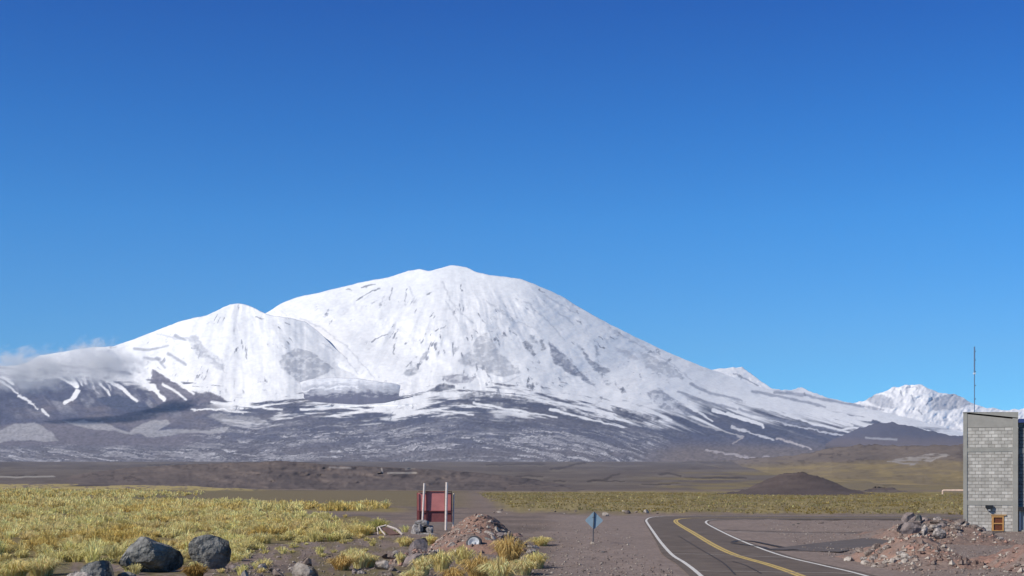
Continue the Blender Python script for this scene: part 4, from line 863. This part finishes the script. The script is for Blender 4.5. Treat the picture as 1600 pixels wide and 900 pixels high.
# grey-white heap of plastered blocks at the foot of the left post
hx, hy = world(660, 834)
hp = empty('rubble_block', 'broken whitish concrete footing with a dark hollow at the foot of the left post', 'concrete block', (hx, hy, gz(hx, hy)))
ms = rockmat('broken_concrete', (.14, .13, .13), (.42, .40, .39), 5, .06)
s9 = hy / F
for nm, x, y, z, d, sd in (('lump', -.45, 0, .25, (.30, .3, .42), 1), ('lump', .45, .1, .30, (.26, .3, .36), 2), ('lump', 0, .15, .72, (.62, .35, .20), 3), ('lump', -.15, .05, .45, (.22, .3, .3), 5), ('slab', .15, -.15, .03, (.95, .5, .08), 4)):
    o = link(nm, rock_mesh(60 + sd, d, 10, .08, sub=3), ms, hp, (x, y, z))
link('hollow', rock_mesh(66, (.30, .2, .26), 8, .05, sub=2), mat('hollow_shade', (.02, .02, .02)), hp, (.16, .22, .26))  # black lump stands in for the shade inside the hollow
# pale bleached timbers on the dirt
tx, ty = world(606, 836)
m_wood = mat('bleached_timber', (.56, .49, .44), var=.25, scale=5, rough=.85)
m_rust = mat('rusty_sheet', (.14, .085, .075), var=.25, scale=4, rough=.8)
bp_ = empty('timber_frame', 'collapsed frame of pale bleached timbers lying on the dirt left of the board', 'timber frame', (tx, ty, gz(tx, ty)))
st_ = ty / F
tube('beam', [(-.05, .1, .58), (.55, -.1, .38), (.95, -.3, .05)], .075, m_wood, bp_, 6)
tube('beam', [(-.62, .15, .50), (-.1, .12, .62)], .06, m_wood, bp_, 6)
tube('beam', [(-.55, .0, .52), (-.35, -.2, .25), (-.12, -.35, .02)], .05, m_wood, bp_, 6)
tube('beam', [(-.68, .1, .5), (-.6, -.25, .02)], .035, m_wood, bp_, 6)
bm = bmesh.new(); vs = [bm.verts.new(p) for p in ((-.5, .05, .46), (-.02, .1, .52), (.75, -.25, .08), (.15, -.35, .03), (-.5, .08, .42), (-.02, .13, .48), (.75, -.22, .04), (.15, -.32, -.01))]
for f in ((0, 1, 2, 3), (7, 6, 5, 4), (0, 4, 5, 1), (1, 5, 6, 2), (2, 6, 7, 3), (3, 7, 4, 0)): bm.faces.new([vs[i] for i in f])
me = bpy.data.meshes.new('sheet'); bm.to_mesh(me); bm.free(); link('sheet', me, m_rust, bp_)

# discarded wheel on the mound
def on_mound(px_, py_, Y0=52.0):                      # where the line of sight meets the heaps
    Y = Y0
    while Y < 95:
        x = (px_ - CX) / F * Y; z = CH - (py_ - HY) / F * Y
        if surf(x, Y) >= z: return x, Y, z
        Y += .05
    return x, Y, z
wx_, wy_ = world(741, 857, 0); wx_, wy_, wz = on_mound(741, 850, 60); wy_ -= .12; wz += .03
wh = empty('wheel', 'discarded dark tyre with a pale scuffed rim lying on the reddish mound', 'wheel', (wx_, wy_, wz))
def lathe(name, prof, m, parent, seg=32, holes=False):
    bm = bmesh.new(); rings = []
    for r, z in prof: rings.append([bm.verts.new((r * math.cos(k * 2 * math.pi / seg), r * math.sin(k * 2 * math.pi / seg), z)) for k in range(seg)])
    for a, b in zip(rings, rings[1:]):
        for k in range(seg): bm.faces.new([a[k], a[(k + 1) % seg], b[(k + 1) % seg], b[k]])
    me = bpy.data.meshes.new(name); bm.to_mesh(me); bm.free(); me.polygons.foreach_set('use_smooth', np.ones(len(me.polygons), bool)); return link(name, me, m, parent)
m_rub = mat('old_rubber', (.05, .052, .06), var=.2, scale=8, rough=.7)
m_rim = mat('scuffed_white_rim', (.40, .42, .45), var=.35, scale=9, rough=.5)
lathe('tyre', [(.23, -.08), (.26, -.11), (.34, -.12), (.39, -.08), (.40, 0), (.39, .08), (.34, .12), (.26, .11), (.23, .08), (.23, -.08)], m_rub, wh)
lathe('rim', [(.0, .045), (.07, .05), (.08, .02), (.12, .0), (.15, .03), (.19, .06), (.235, .1), (.27, .122), (.28, .118), (.24, .07), (.22, -.06), (0, -.06)], m_rim, wh)
wh.rotation_euler = (math.radians(62), 0, math.radians(-14))
# white crumpled plastic / plaster on the mound
def debris(label, px_, py_, Y, dims, m, seed, name='plaster_lump', rot=(0, 0, 0), cat='plaster lump'):
    x, Y, z = on_mound(px_, py_, 60); Y -= .05
    o = link(name, rock_mesh(seed, dims, 9, .12, sub=3), m, loc=(x, y_ if False else Y, z)); o.rotation_euler = rot; return tag(o, label, cat)
debris('cream lump of plaster lying high on the mound right of the wheel', 766, 834, 70.9, (.32, .22, .13), m_pale, 81, rot=(0, .35, 0))
debris('cream upright chunk of plaster beside the one high on the mound', 776, 829, 71.2, (.13, .12, .20), m_pale, 82)
debris('curved whitish lump hanging over a dark gap below the cream plaster', 771, 842, 70.2, (.12, .12, .22), m_pale, 83, rot=(0, -.3, 0))
debris('dark stone wedged under the cream plaster on the mound', 763, 843, 70.0, (.28, .15, .10), m_basalt, 84, 'stone', (0, .5, 0), 'stone')
debris('pale round stone on the lower right of the mound', 800, 851, 68.6, (.17, .14, .13), m_pale, 85, 'stone', (0, .3, 0), 'stone')
debris('whitish stone at the left foot of the mound', 706, 853, 68.4, (.24, .18, .2), m_pale, 86, 'stone', (0, .3, 0), 'stone')
debris('red brick rubble on the right shoulder of the mound', 808, 838, 72.5, (.42, .3, .22), m_red, 87, 'brick_rubble', (0, .2, 0), 'rubble')
debris('dark slab leaning on the right end of the mound', 815, 857, 69.2, (.55, .2, .12), m_basalt, 88, 'slab', (0, .6, 0), 'slab')

# ------------------------------------------------------------------ blue diamond sign seen from behind
dx_, dy_ = world(926.5, 849.5)
sd = empty('road_sign', 'diamond road sign seen from behind, blue-grey metal back on a thin post', 'road sign', (dx_, dy_, gz(dx_, dy_)))
sS = dy_ / F
m_blue = mat('blue_grey_sign_back', (.27, .37, .44), var=.10, scale=3, rough=.45, metal=0)
m_dpost = mat('dark_painted_post', (.07, .08, .10), rough=.6)
bm = bmesh.new(); zc = (849.5 - 813.5) * sS + 0; hw = 14.3 * sS
fr = []
for yy in (-.012, .012):
    ring = []
    for cx_, cz_ in ((0, 1), (1, 0), (0, -1), (-1, 0)):
        for t in (-.07, .07):
            # cut corners a little
            px_, pz_ = cx_ * hw, cz_ * hw
            ring.append(bm.verts.new((px_ * (.93) + (0 if cx_ else t * hw * (1 if cz_ > 0 else -1)), yy, pz_ * .93 + (0 if cz_ else -t * hw * (1 if cx_ > 0 else -1)) + zc)))
    fr.append(ring)
bm.faces.new(fr[0]); bm.faces.new(fr[1][::-1])
for k in range(8): bm.faces.new([fr[0][k], fr[1][k], fr[1][(k + 1) % 8], fr[0][(k + 1) % 8]])
bmesh.ops.recalc_face_normals(bm, faces=bm.faces[:])
me = bpy.data.meshes.new('sign_plate'); bm.to_mesh(me); bm.free(); o = link('sign_plate', me, m_blue, sd, (.06, -.0, 0))
tube('post', [(0, -.045, -.1), (.02, -.045, .8), (.07, -.045, (849.5 - 800) * sS)], [.028, .028, .034], m_dpost, sd, 8)
bobj('bracket', [(-.03, .13, -.03, -.013, zc + .16, zc + .19)], m_dpost, sd)

# ------------------------------------------------------------------ concrete block tower
Yt = 96.25; k_ = Yt / F
TH = math.radians(18.6); cT, sT = math.cos(TH), math.sin(TH)
def tx_(p):                                          # distance along the front wall, which is turned towards the road
    q = (p - CX) / F; return (q * Yt - 30.84) / (cT + q * sT)
def tz_(p): return CH - (p - HY) * k_
tower = empty('block_tower', 'unfinished grey concrete block building with sloping top and small orange window', 'building', ((1505 - CX) * k_, Yt, 0), -TH)
def blockmat(name, c1, c2, mortar, seedx=0):
    m = bpy.data.materials.new(name); m.use_nodes = True; N = m.node_tree.nodes; L = m.node_tree.links; b = N['Principled BSDF']; b.inputs['Roughness'].default_value = .95; b.inputs['Specular IOR Level'].default_value = .1
    tc = N.new('ShaderNodeTexCoord'); sp = N.new('ShaderNodeSeparateXYZ'); L.new(tc.outputs['Object'], sp.inputs[0])
    ad = N.new('ShaderNodeMath'); ad.operation = 'ADD'; L.new(sp.outputs[0], ad.inputs[0]); L.new(sp.outputs[1], ad.inputs[1])
    cb = N.new('ShaderNodeCombineXYZ'); L.new(ad.outputs[0], cb.inputs[0]); L.new(sp.outputs[2], cb.inputs[1])
    br = N.new('ShaderNodeTexBrick'); br.offset = .5; br.inputs['Scale'].default_value = 1; br.inputs['Brick Width'].default_value = .42; br.inputs['Row Height'].default_value = .228
    br.inputs['Mortar Size'].default_value = .018; br.inputs['Mortar Smooth'].default_value = .3; br.inputs['Bias'].default_value = -.15
    br.inputs['Color1'].default_value = (*c1, 1); br.inputs['Color2'].default_value = (*c2, 1); br.inputs['Mortar'].default_value = (*mortar, 1)
    L.new(cb.outputs[0], br.inputs['Vector'])
    n = N.new('ShaderNodeTexNoise'); n.inputs['Scale'].default_value = 1.3; n.inputs['Detail'].default_value = 6; L.new(tc.outputs['Object'], n.inputs['Vector'])
    r = N.new('ShaderNodeMapRange'); r.inputs[1].default_value = .3; r.inputs[2].default_value = .7; r.inputs[3].default_value = .75; r.inputs[4].default_value = 1.2; L.new(n.outputs[0], r.inputs[0])
    x = N.new('ShaderNodeVectorMath'); x.operation = 'SCALE'; L.new(br.outputs[0], x.inputs[0]); L.new(r.outputs[0], x.inputs['Scale']); L.new(x.outputs[0], b.inputs['Base Color'])
    bp = N.new('ShaderNodeBump'); bp.inputs['Distance'].default_value = .02; bp.invert = True; L.new(br.outputs['Fac'], bp.inputs['Height']); L.new(bp.outputs[0], b.inputs['Normal']); return m
m_block = blockmat('concrete_block', (.37, .35, .32), (.54, .515, .475), (.29, .27, .245))
m_blockd = blockmat('wing_block', (.16, .16, .17), (.23, .23, .24), (.10, .10, .11))
m_conc = mat('cast_concrete', (.29, .28, .255), var=.14, scale=1.6, rough=.95)
m_concp = mat('rough_plaster', (.30, .285, .26), var=.12, scale=1.8, rough=.95)
xL, xR = 0, tx_(1590.5); D_ = 6.0
zt = lambda x: tz_(645) + (tz_(655) - tz_(645)) * (x - xL) / (xR - xL)
def wallslab(name, x0, x1, y0, y1, z0, z1a, z1b, m, holes=None):
    bm = bmesh.new(); v = [bm.verts.new(p) for p in ((x0, y0, z0), (x1, y0, z0), (x1, y1, z0), (x0, y1, z0), (x0, y0, z1a), (x1, y0, z1b), (x1, y1, z1b), (x0, y1, z1a))]
    for f in ((3, 2, 1, 0), (4, 5, 6, 7), (0, 1, 5, 4), (1, 2, 6, 5), (2, 3, 7, 6), (3, 0, 4, 7)): bm.faces.new([v[i] for i in f])
    me = bpy.data.meshes.new(name); bm.to_mesh(me); bm.free(); return link(name, me, m, tower)
cl0, cl1 = tx_(1511), tx_(1582)                          # inner faces of the two columns
wx0, wx1, wz0, wz1 = tx_(1549.5), tx_(1568.5), tz_(829), tz_(805.5)
# ground storey wall around the window opening, then the two storeys above
bobj('wall', [(cl0, wx0, .05, .22, -.6, tz_(789)), (wx1, cl1, .05, .22, -.6, tz_(789)), (wx0, wx1, .05, .22, -.6, wz0), (wx0, wx1, .05, .22, wz1, tz_(789))], m_block, tower)
bobj('wall', [(cl0, cl1, .05, .22, tz_(782), tz_(706))], m_block, tower)
bobj('wall', [(cl0, cl1, .05, .22, tz_(700), tz_(668))], m_block, tower)
wallslab('wall', cl0, cl1, .03, .22, tz_(668), zt(cl0) - .06, zt(cl1) - .06, m_concp)
wallslab('column', xL, cl0, 0, .3, -.6, zt(xL), zt(cl0), m_conc)
wallslab('column', cl1, xR, 0, .3, -.6, zt(cl1), zt(xR), m_conc)
bobj('beam', [(cl0, cl1, .02, .24, tz_(789), tz_(782))], m_conc, tower)
bobj('beam', [(cl0, cl1, .02, .24, tz_(706), tz_(700))], m_conc, tower)
wallslab('coping', xL - .02, xR + .02, -.03, D_, zt(xL) - .0, zt(xL) + .05, zt(xR) + .05, m_conc)
bobj('wall', [(xL + .02, xL + .2, .3, D_ - .3, -.6, zt(xL) - .02)], m_block, tower); bobj('wall', [(xL, xR, D_ - .3, D_ - .05, -.6, zt(xR) - .1)], m_block, tower)
bobj('wall', [(xR - .2, xR - .02, .3, D_ - .3, -.6, zt(xR) - .02)], m_block, tower)
# window: orange timber frame, two dark orange panes, crossbar
m_or = mat('orange_varnished_wood', (.44, .24, .085), var=.18, scale=6, rough=.5)
m_pane = mat('amber_boarded_pane', (.13, .045, .02), var=.25, scale=7, rough=.35)
fw = .13
win = bobj('window', [(wx0, wx0 + fw, .0, .16, wz0, wz1), (wx1 - fw * .75, wx1, .0, .16, wz0, wz1), (wx0 + fw, wx1 - fw * .75, .0, .16, wz1 - .11, wz1), (wx0 + fw, wx1 - fw * .75, .01, .15, (wz0 + wz1) / 2 - .05, (wz0 + wz1) / 2 + .03), (wx0 + fw, wx1 - fw * .75, .01, .15, wz0, wz0 + .05)], m_or, tower)
bobj('pane', [(wx0 + fw, wx1 - fw * .75, .08, .12, wz0 + .05, (wz0 + wz1) / 2 - .05), (wx0 + fw, wx1 - fw * .75, .08, .12, (wz0 + wz1) / 2 + .03, wz1 - .11)], m_pane, win)
bobj('lintel', [(wx0 - .05, wx1 + .16, -.03, .05, wz1 + .003, wz1 + .09)], mat('orange_lintel', (.36, .22, .10), rough=.7), tower)
# lamp above the window
lp = bobj('lamp', [(tx_(1539.5), tx_(1551.5), -.16, .05, tz_(793), tz_(789.2)), (tx_(1541), tx_(1550), -.2, .0, tz_(795.5), tz_(793.2))], mat('black_lamp_body', (.02, .02, .022), rough=.4), tower)
bobj('lamp_glass', [(tx_(1544), tx_(1547.5), -.21, -.03, tz_(797.5), tz_(795.6))], mat('lamp_glass', (.35, .36, .38), rough=.2), lp)
# outlet pipe from the left flank
m_pipe = mat('white_orange_pipe', (.62, .47, .38), var=.3, scale=5, rough=.6)
tube('outlet_pipe', [(.1, 1.2, tz_(766.4)), (tx_(1474), 1.2, tz_(766.4)), (tx_(1472.3), 1.2, tz_(767)), (tx_(1472), 1.2, tz_(768.5)), (tx_(1472), 1.2, tz_(772.5))], .06, m_pipe, tower, 8)
# right-hand wing
wl = xR + .03; wr = wl + 9
bobj('wing_wall', [(wl, wr, .35, .6, tz_(794), tz_(663)), (wr - .25, wr, .6, 9, -.6, tz_(663)), (wl, wr - .25, 8.7, 9, -.6, tz_(663))], m_blockd, tower)
bobj('wing_base', [(wl, wr, .38, .6, -.6, tz_(797.6))], mat('painted_plinth', (.30, .32, .33), var=.1, scale=2, rough=.8), tower)
bobj('roof', [(wl, wr + .2, -.05, 9.2, tz_(661.5), tz_(655.5))], mat('navy_blue_fascia', (.03, .05, .16), rough=.5), tower)
bobj('beam', [(wl, wr, .32, .37, tz_(709), tz_(701)), (wl, wr, .32, .37, tz_(664), tz_(661.6))], mat('wing_concrete', (.20, .20, .20), var=.1, scale=2), tower)
bobj('awning', [(wl, wr, -.25, .34, tz_(797), tz_(793.2)), (wl, wr, -.27, -.2, tz_(793), tz_(791.4))], mat('black_awning', (.02, .02, .025), rough=.5), tower)
bobj('drainpipe', [(wl + .05, wl + .16, .22, .34, tz_(828), tz_(797.5))], mat('white_pipe', (.6, .62, .64)), tower)
bobj('paving', [(wl, wr, .25, .36, -.6, .12)], m_conc, tower)

# antenna on the tower
ax0 = tx_(1522.5)
ax = 30.84 + ax0 * cT + .5 * sT; ay = Yt - ax0 * sT + .5 * cT
an = empty('antenna', 'tall thin radio antenna standing on the sloping top of the block tower', 'antenna', (ax, ay, zt(ax0) + .04))
m_an = mat('galvanised_steel', (.16, .22, .32), rough=.45, metal=.3)
hA = (645 - 540) * k_
tube('mast', [(0, 0, -.02), (0, 0, hA * .60)], .033, m_an, an, 8)
tube('whip', [(0, 0, hA * .60), (0, 0, hA)], [.05, .045], m_an, an, 8)
for q in (.22, .42, .63, .80, .93):
    bobj('clamp', [(.03, .10, -.02, .02, hA * q - .03, hA * q + .03)], m_an, an)
bobj('joint', [(-.07, .07, -.06, .06, hA * .60 - .05, hA * .60 + .05)], mat('white_joint', (.65, .7, .75)), an)

# ------------------------------------------------------------------ cloud bank clinging to the left shoulder
def cloudmat():
    m = bpy.data.materials.new('cloud_vapour'); m.use_nodes = True; N = m.node_tree.nodes; L = m.node_tree.links; N.remove(N['Principled BSDF'])
    tc = N.new('ShaderNodeTexCoord'); v = N.new('ShaderNodeVolumePrincipled'); v.inputs['Color'].default_value = (.985, .985, .99, 1); v.inputs['Anisotropy'].default_value = .1
    ln = N.new('ShaderNodeVectorMath'); ln.operation = 'LENGTH'; L.new(tc.outputs['Object'], ln.inputs[0])
    n = N.new('ShaderNodeTexNoise'); n.inputs['Scale'].default_value = 2.6; n.inputs['Detail'].default_value = 5; n.inputs['Roughness'].default_value = .6
    mp = N.new('ShaderNodeMapping'); mp.inputs['Scale'].default_value = (1.7, 1, 1); L.new(tc.outputs['Object'], mp.inputs[0]); L.new(mp.outputs[0], n.inputs['Vector'])
    a = N.new('ShaderNodeMath'); a.operation = 'MULTIPLY_ADD'; a.inputs[1].default_value = -1.0; a.inputs[2].default_value = .74; L.new(ln.outputs['Value'], a.inputs[0])
    b = N.new('ShaderNodeMath'); b.operation = 'ADD'; L.new(a.outputs[0], b.inputs[0])
    n5 = N.new('ShaderNodeMath'); n5.operation = 'MULTIPLY_ADD'; n5.inputs[1].default_value = 2.0; n5.inputs[2].default_value = -.95; L.new(n.outputs[0], n5.inputs[0]); L.new(n5.outputs[0], b.inputs[1])
    r = N.new('ShaderNodeMapRange'); r.inputs[1].default_value = 0; r.inputs[2].default_value = .5; r.inputs[3].default_value = 0; r.inputs[4].default_value = .012; L.new(b.outputs[0], r.inputs[0])
    L.new(r.outputs[0], v.inputs['Density']); L.new(v.outputs[0], N['Material Output'].inputs['Volume']); return m
m_cloud = cloudmat()
def cloud(label, px_, py_, wpx, hpx, Y, depth, seed, rot=0):
    bm = bmesh.new(); bmesh.ops.create_icosphere(bm, subdivisions=4, radius=1.0)
    for v in bm.verts:
        q = float(fbm(np.array([v.co.x * 1.5 + seed]), np.array([v.co.z * 1.5 + v.co.y]), seed, 3)[0]); v.co *= 1 + .10 * q
    me = bpy.data.meshes.new('cloud'); bm.to_mesh(me); bm.free(); o = link('cloud', me, m_cloud); s = Y / F
    o.location = ((px_ - CX) * s, Y, CH + (HY - py_) * s); o.scale = (wpx * .5 * s, depth, hpx * .5 * s); o.rotation_euler = (0, rot, 0)
    return tag(o, label, 'cloud', None)
cloud('grey cloud puff over the left shoulder of the snowy mountain', 160, 568, 165, 92, 10700, 200, 3, .12)
cloud('long thin cloud bank at the left edge below the first puff', 55, 578, 230, 88, 10500, 200, 8, 0)

# ------------------------------------------------------------------ air
if HAZE:
    bm = bmesh.new(); box(bm, -14000, 17000, -300, 24000, -420, 2300)
    me = bpy.data.meshes.new('haze'); bm.to_mesh(me); bm.free()
    m = bpy.data.materials.new('thin_air'); m.use_nodes = True; N = m.node_tree.nodes; N.remove(N['Principled BSDF'])
    v = N.new('ShaderNodeVolumePrincipled'); v.inputs['Color'].default_value = (.55, .72, 1.0, 1); v.inputs['Density'].default_value = 1.6e-5; v.inputs['Anisotropy'].default_value = 0
    m.node_tree.links.new(v.outputs[0], N['Material Output'].inputs['Volume']); tag(link('haze', me, m), kind='stuff')
